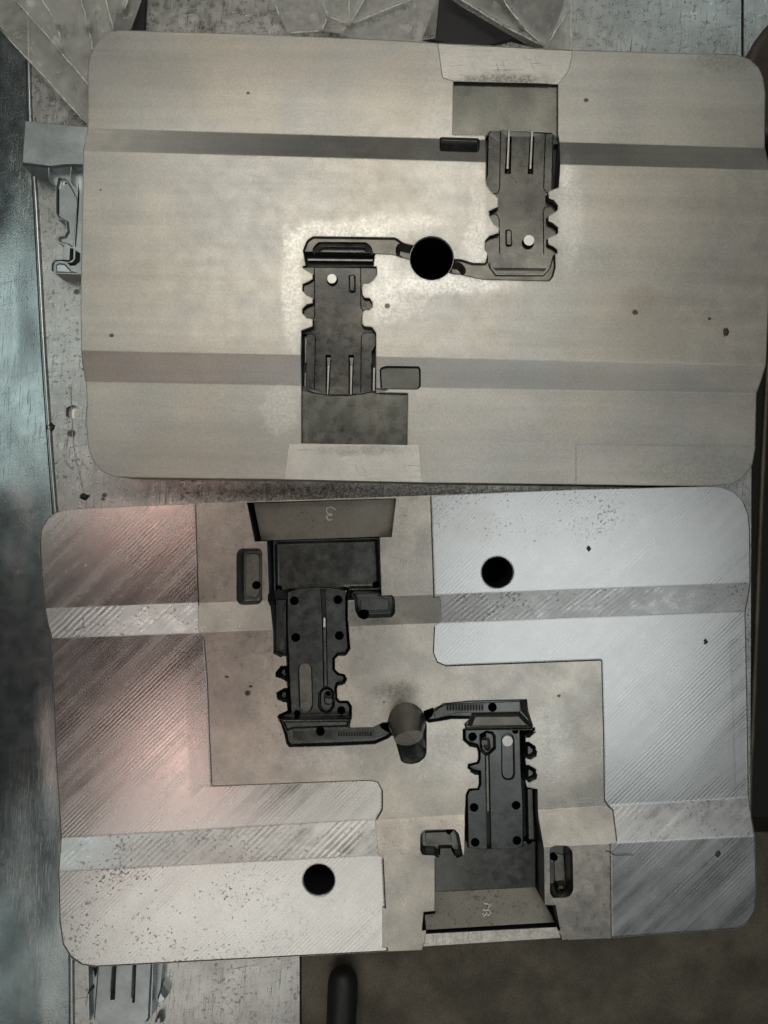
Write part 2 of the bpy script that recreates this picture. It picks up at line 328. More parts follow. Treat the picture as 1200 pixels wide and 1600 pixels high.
class Solid:
    """A machined block described by regions over a plan; later regions cut into or stand on earlier ones."""
    def __init__(s, zb_px, zb_plan, bottom):
        s.R = []; s.zbp = zb_px; s.zb = zb_plan; s.bottom = bottom; s.extra = []; s.pk = {}
    def unp(s, poly, zt):
        if zt is None: return [unproj(p, s.zbp(*p)) for p in poly]
        if callable(zt): return [unproj(p, zt(*p)) for p in poly]
        return [unproj(p, zt) for p in poly]
    def part(s, key, name, label=None, under=None):
        s.pk[key] = (name, label, under); return key
    def reg(s, poly, z, part, mat, zt=None, rel=False, wall=None, own=False):
        """z absolute (or relative to the base face with rel), callable allowed (plan coords)."""
        q = s.unp(poly, zt)
        xs = [p[0] for p in q]; ys = [p[1] for p in q]
        s.R.append(dict(poly=q, z=z, part=part, mat=mat, rel=rel, wall=wall, own=own,
                        bb=(min(xs), max(xs), min(ys), max(ys))))
        return q
    def slope(s, poly, z0, z1, wd, part, mat, zt=None, rel=False, wall=None, inner=None, innerpart=None, rings=1):
        """bowl or island: z0 at the outline, z1 from wd inwards"""
        q = s.unp(poly, zt)
        def zf(x, y, q=q): 
            t = min(1, dist_poly(x, y, q)/wd)
            t = t*t*(3-2*t) if rings > 1 else t
            return z0+(z1-z0)*t
        s.reg(poly, zf, part, mat, zt, rel, wall)
        n0 = len(s.R)
        for k in range(1, rings+1):
            qi = inset(q, wd*k/rings)
            r = dict(s.R[n0-1]); r['poly'] = qi
            xs = [p[0] for p in qi]; ys = [p[1] for p in qi]; r['bb'] = (min(xs), max(xs), min(ys), max(ys))
            if k == rings:
                r['z'] = z1; r['mat'] = inner or mat; r['part'] = innerpart or part
                s.R.append(r)
            else: s.extra.append(qi)
    def line(s, pts, wd, dz, part, mat, zt=None, rel=True):
        s.reg(ribbon(pts, wd), dz, part, mat, zt, rel)
    def zof(s, r, x, y):
        z = r['z']; v = z(x, y) if callable(z) else z
        return v + s.zb(x, y) if r['rel'] else v
    def build(s, root, origin):
        V, E = [], []
        for poly in [r['poly'] for r in s.R]+s.extra:
            b = len(V); n = len(poly)
            V += [Vector(p) for p in poly]; E += [(b+i, b+(i+1) % n) for i in range(n)]
        v2, _, f2, _, _, _ = delaunay_2d_cdt(V, E, [], 0, 1e-3)
        n = len(f2); own = []
        rr = list(enumerate(s.R))[::-1]
        for f in f2:
            x = sum(v2[i].x for i in f)/3; y = sum(v2[i].y for i in f)/3; o = -1
            for i, r in rr:
                b = r['bb']
                if b[0] <= x <= b[1] and b[2] <= y <= b[3] and in_poly(x, y, r['poly']): o = i; break
            own.append(o)
        P = {}
        def pd(k): return P.setdefault(k, dict(v=[], f=[], m=[], mats=[], idx={}))
        def vert(d, vi, z, tag):
            key = (vi, tag)
            if key not in d['idx']:
                p = W((v2[vi].x, v2[vi].y), z)
                d['idx'][key] = len(d['v']); d['v'].append((p[0]-origin[0], p[1]-origin[1], p[2]-origin[2]))
            return d['idx'][key]
        def mi(d, m):
            if m not in d['mats']: d['mats'].append(m)
            return d['mats'].index(m)
        zc = {}
        def Z(o, vi):
            k = (o, vi)
            if k not in zc: zc[k] = s.zof(s.R[o], v2[vi].x, v2[vi].y)
            return zc[k]
        edges = {}
        for fi, f in enumerate(f2):
            o = own[fi]
            for a, b in ((f[0], f[1]), (f[1], f[2]), (f[2], f[0])):
                edges.setdefault((min(a, b), max(a, b)), []).append((o, a, b))
            if o < 0: continue
            r = s.R[o]; d = pd(r['part'])
            ids = [vert(d, vi, Z(o, vi), round(Z(o, vi), 2)) for vi in f]
            if len(set(ids)) < 3: continue
            # plan y points down, so flip for an upward normal
            a2 = (v2[f[1]].x-v2[f[0]].x)*(v2[f[2]].y-v2[f[0]].y)-(v2[f[2]].x-v2[f[0]].x)*(v2[f[1]].y-v2[f[0]].y)
            if a2 > 0: ids = ids[::-1]
            d['f'].append(ids); d['m'].append(mi(d, r['mat']))
        for (a, b), L in edges.items():
            if len(L) == 1: L = L+[(-1, b, a)]
            (o1, p1, q1), (o2, p2, q2) = L
            if o1 == o2: continue
            za = [Z(o1, a), Z(o1, b)] if o1 >= 0 else [s.bottom]*2
            zb = [Z(o2, a), Z(o2, b)] if o2 >= 0 else [s.bottom]*2
            if abs(za[0]-zb[0]) < 1e-3 and abs(za[1]-zb[1]) < 1e-3: continue
            if sum(za) >= sum(zb): hi, lo, pa, pb = o1, o2, p1, q1
            else: hi, lo, pa, pb = o2, o1, p2, q2; za, zb = zb, za
            if hi < 0: continue
            rh = s.R[hi]; rl = s.R[lo] if lo >= 0 else None
            own_r = rl if (rl and rl['own']) else rh
            wm = (rl and rl['wall']) or rh['mat']
            d = pd(own_r['part'])
            top = dict(zip((a, b), za)); bot = dict(zip((a, b), zb))
            ids = []
            for vi, zz in ((pa, top[pa]), (pb, top[pb]), (pb, bot[pb]), (pa, bot[pa])):
                k = vert(d, vi, zz, round(zz, 2))
                if k not in ids: ids.append(k)
            if len(ids) < 3: continue
            # outward = away from the higher face
            third = None
            d['f'].append(ids); d['m'].append(mi(d, wm))
        objs = {}
        order = sorted(P, key=lambda k: 0 if not s.pk.get(k, (k, None, None))[2] else 1)
        for k in order:
            nm, lab, under = s.pk.get(k, (k, None, None))
            d = P[k]
            o = mesh_obj(nm, d['v'], d['f'], [M[x] for x in d['mats']], d['m'], objs.get(under, root))
            if lab: o['label'] = lab
            objs[k] = o
        return objs

def lin(x, pa, pb): return pa[1]+(pb[1]-pa[1])*(x-pa[0])/(pb[0]-pa[0])
def band_fn(zo, zm, l1, l2, l3, l4):
    """plate height: zo outside, zm in the middle, ramps between lines l1-l2 and l3-l4"""
    def f(x, y):
        a, b, c, d = (lin(x, *l) for l in (l1, l2, l3, l4))
        if y <= a or y >= d: return zo
        if y < b: return zo+(zm-zo)*(y-a)/(b-a)
        if y <= c: return zm
        return zm+(zo-zm)*(y-c)/(d-c)
    return f
def mk_bands(zo, zm, l1, l2, l3, l4):
    px = band_fn(zo, zm, l1, l2, l3, l4)
    q = [tuple(unproj(p, z) for p in l) for l, z in ((l1, zo), (l2, zm), (l3, zm), (l4, zo))]
    return px, band_fn(zo, zm, *q)
PLATE_GROUP = 'machined mould plates lying flat on the bench'

# ================================================================ UPPER PLATE
UL = [((137, 201), (1190, 231)), ((130, 235), (1190, 266)), ((130, 548), (1197, 570)), ((135, 596), (1180, 615))]
zpx, zpl = mk_bands(-8.0, 8.0, *UL)
U = Solid(zpx, zpl, -90)
U.part('body', 'plate_body'); U.part('ramp1', 'step_ramp'); U.part('ramp2', 'step_ramp')
out_u = [(137, 201), (137, 110), (140, 88), (149, 68), (163, 53), (185, 47), (400, 53), (600, 62), (684, 67), (896, 78), (1060, 83), (1150, 85),
         (1171, 92), (1185, 105), (1193, 122), (1196, 145), (1195, 231), (1200, 252), (1203, 266), (1203, 420), (1197, 570), (1189, 596), (1182, 615),
         (1180, 700), (1176, 725), (1163, 745), (1145, 756), (1110, 760), (900, 757), (660, 754), (445, 749), (200, 746), (175, 744),
         (158, 736), (145, 720), (138, 700), (134, 660), (136, 630), (134, 597), (129, 570), (127, 548), (126, 480), (127, 400), (129, 300), (130, 236), (134, 215)]
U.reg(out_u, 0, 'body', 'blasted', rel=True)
def bandpoly(la, lb, x0, x1, n=2):
    xs = [x0+(x1-x0)*i/n for i in range(n+1)]
    return [(x, lin(x, *la)) for x in xs]+[(x, lin(x, *lb)) for x in xs[::-1]]
# crease lines of the steps (their edges break the face)
def clipx(poly, pts): return pts
U.reg([(137.5, 201), (600, 214.2), (1195, 231.2), (1199.6, 252), (1202, 266.3), (600, 248.7), (130.6, 235.3), (134.4, 215)], 0, 'body', 'blasted', rel=True)
U.reg([(127.6, 548), (600, 557.7), (1196.4, 570), (1188.6, 596), (1181.6, 615), (600, 604.5), (134.6, 596.2), (129.6, 570)], 0, 'body', 'blasted', rel=True)
# lower right clean-cut corner and a soft extra facet
def zc1(x, y): return zpl(x, y) - max(0, (y-690))*0.06
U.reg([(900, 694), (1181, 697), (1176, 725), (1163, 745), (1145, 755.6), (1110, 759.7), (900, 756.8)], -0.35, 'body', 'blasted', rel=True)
# end trapezoids
U.part('trapN', 'shutoff_wedge'); U.part('trapS', 'shutoff_wedge')
U.reg([(684.4, 67.4), (895, 78.4), (889, 108), (872, 131), (709, 126), (692, 121)], -1.6, 'trapN', 'trap', rel=True)
U.reg([(452, 694), (654, 695), (659.5, 753.6), (444.6, 748.8)], 1.6, 'trapS', 'trap', rel=True)

def zU1(x, y):   # body of the lower-left insert falls towards the outside
    t = max(0, min(1, (y-417)/190)); return 3-17*t
def zU2(x, y):
    t = max(0, min(1, (430-y)/225)); return 3-17*t
def off(f, d): return lambda x, y: f(x, y)+d
U.part('core1', 'core_insert'); U.part('core2', 'core_insert')
U.part('pan1', 'shutoff_panel'); U.part('pan2', 'shutoff_panel')
U.part('pin1', 'ejector_pin', under='core1'); U.part('pin2', 'ejector_pin', under='core2')
for k in ('pad1', 'pad2'): U.part(k, 'relief_pad')
U.part('run1', 'runner_channel'); U.part('run2', 'runner_channel'); U.part('bore', 'sprue_bore')
# runner / gate ledges
U.slope(rnd(vA((205, 122), (750, 130), (800, 165), (900, 200), (880, 275), (780, 262), (735, 245), (615, 240), (600, 330), (160, 330), (140, 215), (165, 150)), 3), 7.5, 3, 2.5, 'run1', 'gate')
U.slope(rnd(vB((170, 1280), (260, 1285), (330, 1308), (415, 1310), (430, 1245), (875, 1245), (878, 1335), (862, 1400), (838, 1430), (400, 1420), (280, 1395), (230, 1380), (180, 1370)), 3), 7.5, 3, 2.5, 'run2', 'gate')
U.slope(rnd(vA((770, 160), (900, 190), (900, 290), (790, 262), (750, 235), (752, 190)), 4), 3, -12, 7, 'run1', 'gate')
U.slope(rnd(vB((170, 1285), (255, 1300), (290, 1340), (285, 1378), (240, 1385), (170, 1375)), 4), 3, -12, 7, 'run2', 'gate')
# panels
U.reg(vA((131, 1100), (131, 1484), (827, 1497), (831, 1155), (620, 1150), (600, 1100)), -15.5, 'pan1', 'panel', wall='black')
U.reg(vB((205, 115), (893, 130), (893, 500), (420, 520), (420, 465), (200, 465)), -15.5, 'pan2', 'panel', wall='black')
# pads
U.slope(rnd(vA((655, 985), (690, 975), (905, 978), (916, 1000), (916, 1115), (895, 1132), (650, 1130), (645, 1000)), 3), 0, -5, 2.5, 'pad1', 'pocket', rel=True, inner='panel')
U.reg(vA((612, 1120), (700, 1133), (640, 1152), (612, 1152)), -4, 'pad1', 'gate', rel=True)
U.slope(rnd(vB((120, 480), (370, 488), (378, 505), (376, 570), (360, 582), (120, 575), (113, 560), (113, 495)), 4), 0, -5, 2.5, 'pad2', 'pocket', rel=True, inner='panel')
# ---- core 1 (lower left)
z1, z2 = zU1, zU2
body1 = vA((140, 318), (625, 322), (628, 375), (603, 412), (575, 432), (535, 435), (528, 470), (533, 510), (548, 528), (580, 530), (598, 560), (596, 592), (575, 605), (540, 612),
           (530, 640), (530, 700), (545, 716), (595, 720), (622, 760), (620, 1152), (590, 1146), (470, 1165), (435, 1168), (316, 1168), (285, 1163), (205, 1150), (131, 1130),
           (131, 742), (205, 715), (205, 668), (165, 658), (137, 630), (137, 600), (165, 572), (205, 562), (207, 530), (165, 510), (137, 480), (140, 440), (205, 408), (207, 370), (168, 350), (140, 330))
U.reg(body1, -14, 'core1', 'black', wall='black')
U.reg(inset(U.unp(body1, None), 0.9) if False else inset(body1, 0.9), z1, 'core1', 'core', wall='black')
# head trough
U.reg(vA((152, 216), (615, 228), (606, 318), (167, 318)), -16, 'core1', 'black', wall='black')
U.reg(vA((165, 250), (600, 255), (600, 268), (168, 264)), -6, 'core1', 'core', wall='black')
def zh1(x, y): return 1.0 + (y-377)*0.25
U.reg(rnd(vA((198, 222), (205, 190), (240, 153), (560, 155), (592, 188), (603, 232)), 4), -4, 'core1', 'black', wall='black')
U.reg(rnd(vA((212, 222), (218, 195), (250, 163), (552, 165), (580, 194), (590, 230)), 4), zh1, 'core1', 'panel', wall='black')
U.reg(rnd(vA((235, 220), (262, 185), (540, 187), (565, 222)), 2), -5, 'core1', 'pocket', wall='black')
U.reg(rnd(vA((262, 218), (285, 203), (520, 205), (545, 222)), 2), -3, 'core1', 'core', wall='black')
def groove(S_, pts, wd, zf, part, d=7): S_.reg(ribbon(pts, wd*0.8), off(zf, -d), part, 'black', wall='black')
for g_ in (((214, 325), (214, 632), (207, 655), (165, 660)), ((140, 752), (200, 752), (217, 775), (214, 1132)),
           ((520, 325), (520, 580), (535, 602), (582, 606)), ((604, 745), (545, 745), (523, 762), (520, 1148)),
           ((140, 440), (175, 425), (210, 405)), ((140, 600), (172, 578), (210, 562)), ((160, 1128), (215, 1150), (280, 1160)), ((470, 1160), (530, 1157), (592, 1143)),
           ((317, 1162), (437, 1163)), ((590, 950), (592, 1143))):
    groove(U, vA(*g_), 1.5, z1, 'core1')
for sl in ([(285, 888), (320, 888), (312, 1162), (288, 1162)], [(438, 888), (474, 888), (466, 1162), (440, 1162)]):
    U.reg(vA(*sl), -26, 'core1', 'black', wall='black')
U.part('rib1', 'cooling_rib', under='core1')
U.reg(vA((298, 962), (311, 962), (305, 1160), (297, 1160)), -12, 'core1', 'rib'); U.reg(vA((450, 962), (464, 962), (460, 1160), (450, 1160)), -12, 'core1', 'rib')
U.reg(vA((290, 900), (316, 900), (311, 960), (296, 960)), -16, 'core1', 'core'); U.reg(vA((443, 900), (470, 900), (464, 960), (450, 960)), -16, 'core1', 'core')
U.reg(vA((134, 750), (160, 750), (160, 1120), (137, 1105)), -24, 'core1', 'black', wall='black')
U.reg(vA((143, 760), (155, 760), (155, 940), (146, 940)), -14, 'core1', 'panel'); U.reg(vA((146, 1010), (156, 1010), (158, 1120), (146, 1100)), -14, 'core1', 'panel')
U.reg(vA((592, 865), (606, 845), (620, 820), (620, 1148), (597, 1140)), -24, 'core1', 'black', wall='black')
U.reg(vA((602, 975), (614, 975), (612, 1140), (600, 1135)), -12, 'core1', 'rib')
U.reg(rnd(vA((440, 368), (486, 368), (488, 487), (441, 487)), 4), -8, 'core1', 'black', wall='black')
U.reg(rnd(vA((449, 372), (476, 372), (476, 470), (449, 470)), 3), z1, 'core1', 'core', wall='black')
U.reg(circ(518.9, 436.4, 8.8), -6, 'core1', 'black', wall='black')
U.reg(circ(518.6, 435.4, 7.4), 4.5, 'pin1', 'pinw', wall='pinw', zt=4.5)
# ---- core 2 (upper right)
body2 = vB((445, 430), (540, 425), (860, 440), (897, 480), (903, 520), (897, 812), (838, 835), (826, 850), (828, 885), (862, 895), (892, 930), (890, 962), (830, 1000), (828, 1032),
           (858, 1048), (892, 1075), (890, 1115), (828, 1145), (825, 1188), (858, 1200), (888, 1225), (888, 1245), (872, 1250), (848, 1335), (802, 1390), (482, 1390), (443, 1335),
           (432, 1300), (430, 1240), (412, 1225), (415, 1163), (440, 1132), (505, 1112), (508, 1075), (470, 1050), (442, 1000), (440, 968), (465, 955), (500, 940), (500, 880), (455, 842), (425, 800), (418, 760), (415, 470))
U.reg(body2, -14, 'core2', 'black', wall='black')
U.reg(inset(body2, 0.9), z2, 'core2', 'core', wall='black')
for g_ in (((519, 430), (518, 795), (505, 822), (455, 830)), ((440, 975), (465, 963), (498, 970), (513, 1000), (514, 1238)), ((418, 1160), (445, 1132), (505, 1126)),
           ((815, 445), (812, 790), (830, 818), (860, 822)), ((865, 455), (865, 812)), ((828, 850), (830, 885), (862, 898), (890, 932)), ((806, 1240), (806, 945), (820, 920), (852, 914)),
           ((826, 1002), (828, 1035), (860, 1050), (890, 1080), (890, 1110)), ((824, 1150), (827, 1188), (860, 1203), (886, 1225)),
           ((445, 1300), (452, 1340), (490, 1385), (800, 1386), (843, 1340), (868, 1255)), ((472, 1335), (820, 1340)),
           ((440, 450), (455, 432), (520, 428)), ((592, 430), (715, 432)), ((745, 438), (860, 448))):
    groove(U, vB(*g_), 1.5, z2, 'core2')
U.reg(vB((478, 1342), (815, 1345), (790, 1372), (500, 1370)), -1, 'core2', 'gate')
for sl in ([(560, 465), (592, 465), (594, 690), (553, 690)], [(713, 465), (742, 465), (742, 692), (707, 692)]):
    U.reg(vB(*sl), -26, 'core2', 'black', wall='black')
U.reg(vB((566, 432), (578, 432), (579, 655), (566, 655)), -10, 'core2', 'rib'); U.reg(vB((718, 436), (730, 436), (731, 655), (719, 655)), -10, 'core2', 'rib')
U.reg(vB((418, 475), (440, 450), (441, 700), (422, 738)), -26, 'core2', 'black', wall='black')
U.reg(vB((868, 515), (900, 515), (895, 808), (866, 818)), -26, 'core2', 'black', wall='black')
U.reg(rnd(vB((552, 1073), (594, 1073), (596, 1190), (552, 1190)), 4), -7, 'core2', 'black', wall='black')
U.reg(rnd(vB((563, 1080), (590, 1080), (590, 1176), (563, 1176)), 3), z2, 'core2', 'core', wall='black')
U.reg(circ(826.3, 377.3, 9.6), -6, 'core2', 'black', wall='black')
U.reg(circ(826.6, 375.5, 8.3), 5.5, 'pin2', 'pinw', wall='pinw', zt=5.5)
# sprue bore
U.slope(circ(674.5, 403.5, 34.5, 44), 7.5, 5, 1.2, 'bore', 'blasted')
U.reg(circ(674.5, 403.5, 33.2, 44), -88, 'bore', 'hole', wall='hole', own=True)
OU = (W((660, 405), -90))
up = empty('mould_plate', 'beige blasted steel mould plate with an open black centre bore, above the milled one', 'mould plate', OU, PLATE_GROUP)
U.build(up, OU)

# ================================================================ LOWER PLATE
LL = [((80, 951), (1172, 911)), ((85, 997), (1165, 955)), ((95, 1310), (1170, 1246)), ((92, 1362), (1150, 1308))]
lpx, lpl = mk_bands(6.0, -12.0, *LL)
L = Solid(lpx, lpl, -86)
L.part('body', 'plate_body')
out_l = [(62, 850), (64, 828), (73, 810), (88, 800), (105, 795), (305, 787), (384, 784), (640, 775), (900, 765), (1105, 760), (1128, 761), (1148, 769), (1162, 784), (1170, 805), (1172, 830), (1173, 911),
         (1169, 935), (1165, 956), (1168, 1100), (1170, 1246), (1175, 1280), (1180, 1308), (1182, 1400), (1179, 1425), (1168, 1443), (1148, 1452), (1000, 1462), (955, 1466), (881, 1469),
         (655, 1485), (605, 1487), (300, 1503), (150, 1511), (128, 1508), (110, 1496), (98, 1476), (93, 1440), (91, 1362), (93, 1335), (95, 1310), (88, 1200), (83, 1060), (80, 997), (74, 975), (70, 951), (65, 900)]
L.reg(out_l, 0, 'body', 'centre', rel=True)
def bq(l1, l2, x0, x1, xa=None, xb=None):
    xa = x0 if xa is None else xa; xb = x1 if xb is None else xb
    return [(x0, lin(x0, *l1)), ((x0+x1)/2, lin((x0+x1)/2, *l1)), (x1, lin(x1, *l1)), (xb, lin(xb, *l2)), ((xa+xb)/2, lin((xa+xb)/2, *l2)), (xa, lin(xa, *l2))]
B1 = (LL[0], LL[1]); B2 = (LL[2], LL[3])
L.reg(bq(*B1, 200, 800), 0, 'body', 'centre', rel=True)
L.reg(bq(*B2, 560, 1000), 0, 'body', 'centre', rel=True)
L.part('milL', 'milled_face'); L.part('milR', 'milled_face')
eps = 0.6
# left milled face
Lp = [(305, 787.6), (310, 948), (304, 949), (311, 988), (319, 996), (323, 1060), (330, 1228), (575, 1219), (590, 1222), (597, 1235), (597, 1265), (588, 1280), (586, 1284), (591, 1338), (598, 1339), (605, 1486.6),
      (300, 1502.4), (150, 1510.4), (128, 1507.4), (110.6, 1495.5), (98.6, 1475.6), (93.6, 1440), (91.6, 1362), (93.6, 1335), (95.6, 1310), (88.6, 1200), (83.6, 1060), (80.6, 997), (74.6, 975), (70.6, 951), (65.6, 900),
      (62.6, 850), (64.6, 828), (73.4, 810.5), (88.3, 800.5), (105, 795.6)]
def zedge(x, y, q=None): return 0
L.reg(Lp, -1.6, 'milL', 'milled_l', rel=True, wall='black')
L.reg([(70.8, 951)]+bq(*B1, 70.6, 309)[1:3]+[(310, 990)]+bq(*B1, 80.6, 310)[4:5]+[(80.8, 997), (74.8, 975)], -1.6, 'milL', 'ramp', rel=True, wall='black')
L.reg([(95.8, 1310), (340, lin(340, *LL[2])), (586, lin(586, *LL[2])), (591, lin(591, *LL[3])), (340, lin(340, *LL[3])), (91.8, 1362), (93.8, 1335)], -1.6, 'milL', 'ramp', rel=True, wall='black')
# long soft fillet beside the centre
def zfil(x, y):
    d = x-unproj((286+(y-990)*0.035, y), -14)[0]
    return -1.6-0.7*max(0, min(1, d/32))
L.reg([(287, 1000), (312, 991), (318.4, 997), (322.4, 1060), (329.2, 1229), (315, 1229), (297, 1250), (291, 1120)], zfil, 'milL', 'milled_l', rel=True, wall='black')
# right milled face
Rp = [(673, 775), (678, 935), (688, 933), (690, 971), (680, 978), (678, 1020), (684, 1034), (697, 1040), (940, 1031), (943, 1160), (944, 1250), (949, 1258), (957, 1264), (964, 1317), (953, 1318), (955, 1465.4),
      (1000, 1461.4), (1148, 1451.4), (1167.4, 1442.6), (1178.4, 1425), (1181.4, 1400), (1179.4, 1308), (1174.4, 1280), (1169.4, 1246), (1167.4, 1100), (1164.4, 956), (1168.4, 935), (1172.4, 911), (1171.4, 830), (1169.4, 805),
      (1161.6, 784.4), (1147.8, 769.6), (1128, 761.6), (1105, 760.6), (900, 765.6)]
L.reg(Rp, -1.6, 'milR', 'milled', rel=True, wall='black')
L.reg([(689, lin(689, *LL[0])), (920, lin(920, *LL[0])), (1172.2, 911), (1168.2, 935), (1164.2, 955.4), (920, lin(920, *LL[1])), (690.4, lin(690, *LL[1]))], -1.6, 'milR', 'ramp', rel=True, wall='black')
L.reg([(957, lin(957, *LL[2])+4), (1060, lin(1060, *LL[2])+1), (1169.2, 1246.2), (1174, 1280), (1179, 1306.4), (1060, lin(1060, *LL[3])), (963.6, 1317)], -1.6, 'milR', 'ramp', rel=True, wall='black')
# rim strips on both long edges
def zrim(x, y): return -1.6-0.25*max(0, min(1, (x-1138)/20))
L.reg([(1140, 1000), (1164, 1000), (1166.5, 1100), (1168.4, 1235), (1150, 1236), (1146, 1100)], zrim, 'milR', 'milled', rel=True)
# seams: vertical part lines
for sp in ([(673, 776), (678, 934)], [(940.5, 1032), (944, 1160), (945, 1250), (950, 1259), (958, 1266), (964, 1315)], [(953.6, 1319), (955.6, 1465)], [(305.5, 788), (310.5, 946)],
           [(598.5, 1341), (605.4, 1486)], [(319, 1000), (323.5, 1060), (330.6, 1227)], [(330, 1228.5), (575, 1219.6), (590, 1222), (597.5, 1235), (597.5, 1265), (588.5, 1280)],
           [(679, 980), (677.3, 1020), (683.5, 1034.6), (697, 1040.6), (940, 1031.4)]):
    L.line(sp, 1.3, -7, 'body', 'black')
# --- two through holes
for i, (x, y, r) in enumerate(((777.5, 894.5, 24.2), (498, 1376, 24.2))):
    k = L.part('th%d' % i, 'through_hole')
    L.slope(circ(x, y, r+1.0, 40), 3.6, 2.2, 1.0, 'milR' if i == 0 else 'milL', 'milled')
    L.reg(circ(x, y, r, 40), -84, k, 'hole', wall='black', own=True)

# --- cavity, upper left ---------------------------------------------------
L.part('cavC', 'cavity_insert'); L.part('cavD', 'cavity_insert')
L.part('panC', 'shutoff_panel'); L.part('panD', 'shutoff_panel')
L.part('endC', 'slide_face'); L.part('endD', 'slide_face')
ZF = -62.0
# end faces
L.reg(vC((98, 58), (985, 33), (960, 262), (890, 265), (145, 292)), -66, 'endC', 'black', wall='black')
L.reg(vC((138, 62), (985, 36), (958, 262), (180, 285)), lambda x, y: -16-(y-780)*0.1, 'endC', 'endface', wall='black', zt=-16)
# panel
L.reg(vC((218, 288), (888, 264), (900, 640), (232, 640)), -66, 'panC', 'black', wall='black')
L.slope(vC((256, 286), (884, 268), (897, 575), (700, 578), (700, 650), (262, 650)), -36, -42, 7, 'panC', 'cavpanel', zt=-38, rings=2, wall='black')
# pit
pitC = vC((225, 600), (340, 590), (700, 580), (699, 750), (714, 930), (690, 966), (645, 967), (622, 990), (622, 1050), (645, 1073), (680, 1080), (694, 1108), (680, 1138), (642, 1142), (634, 1165), (636, 1220),
          (652, 1238), (702, 1238), (724, 1270), (722, 1350), (290, 1350), (278, 1335), (290, 1318), (340, 1296), (335, 1250), (318, 1240), (278, 1225), (273, 1190), (318, 1163), (340, 1162), (335, 1128), (318, 1112), (270, 1096), (268, 1068), (302, 1030), (335, 1030),
          (332, 975), (262, 962), (248, 760), (240, 680), (222, 640))
L.reg(pitC, -66, 'cavC', 'black', wall='black')
ZC = -30.0
coreC = vC((335, 590), (400, 572), (480, 560), (540, 558), (625, 566), (692, 582), (690, 745), (703, 925), (688, 958), (640, 960), (613, 985), (613, 1052), (640, 1081), (674, 1087), (682, 1108), (672, 1130), (634, 1134), (624, 1165),
           (627, 1228), (650, 1246), (696, 1247), (714, 1275), (712, 1345), (300, 1345), (315, 1318), (358, 1310), (350, 1180), (335, 800))
L.slope(coreC, ZC-3.2, ZC, 1.9, 'cavC', 'core', wall='black', zt=ZC, inner='cav')
# groove down the middle with its rib, and long pocket
L.reg(vC((535, 570), (566, 570), (572, 760), (580, 1150), (602, 1165), (622, 1190), (622, 1270), (600, 1305), (570, 1320), (535, 1300), (520, 1270), (522, 1190), (545, 1165), (552, 1150), (545, 760)), ZC-12, 'cavC', 'black', wall='black', zt=ZC)
L.reg(vC((553, 800), (568, 800), (574, 1150), (560, 1150)), ZC-3, 'cavC', 'core', wall='black', zt=ZC-3)
L.reg(vC((555, 742), (565, 742), (567, 800), (553, 800)), ZC-1, 'cavC', 'lip', wall='black', zt=ZC-2)
L.slope(rnd(vC((548, 1170), (575, 1165), (600, 1172), (612, 1195), (612, 1268), (595, 1295), (570, 1308), (545, 1292), (532, 1265), (533, 1192)), 2), ZC-8, ZC-3, 2, 'cavC', 'cav', zt=ZC-3)
L.reg(rnd(vC((556, 1190), (600, 1190), (610, 1240), (600, 1262), (566, 1262), (556, 1240)), 3), ZC-11, 'cavC', 'black', zt=ZC-3)
L.reg(rnd(vC((562, 1225), (606, 1225), (604, 1255), (568, 1255)), 2), ZC-4, 'cavC', 'cav', zt=ZC-4)
L.slope(rnd(vC((400, 1060), (402, 1035), (420, 1015), (445, 1010), (470, 1018), (486, 1040), (493, 1270), (480, 1300), (450, 1310), (425, 1302), (408, 1275)), 3), ZC, ZC-5, 2.0, 'cavC', 'black', zt=ZC, inner='gate')
# side strip
L.reg(vC((272, 640), (330, 640), (333, 945), (318, 955), (275, 935)), -48, 'cavC', 'cav', zt=-48, wall='black')
L.reg(vC((284, 640), (304, 640), (318, 945), (285, 930)), -40, 'cavC', 'core', zt=-40, wall='black')
for t in ([(300, 1038), (340, 1035), (345, 1095), (325, 1100), (285, 1080)], [(305, 1170), (345, 1172), (345, 1228), (325, 1232), (288, 1215)]):
    L.slope(vC(*t), -40, -26, 4, 'cavC', 'cav', zt=-30)
# head
def zhC(x, y): return -14 + 0.0*x
L.slope(vC((283, 1348), (720, 1338), (712, 1398), (850, 1396), (905, 1368), (958, 1362), (965, 1440), (940, 1462), (860, 1496), (600, 1508), (350, 1514), (332, 1490), (322, 1440), (300, 1372)), -10.5, -20, 3.5, 'cavC', 'cav', wall='black')
L.slope(vC((300, 1350), (710, 1346), (708, 1400), (560, 1404), (372, 1412), (330, 1430)), -20, -13, 5, 'cavC', 'cav', zt=-13)
L.reg(vC((372, 1415), (560, 1406), (850, 1402), (900, 1378), (935, 1385), (940, 1440), (855, 1462), (395, 1482), (372, 1470)), lambda x, y: -19+(y-1140)*0.10, 'cavC', 'cavpanel', zt=-15)
for i in range(13):
    u = 640+i*16; L.reg(vC((u, 1425), (u+6, 1425), (u+7, 1450), (u, 1452)), -20, 'cavC', 'black', zt=-15)

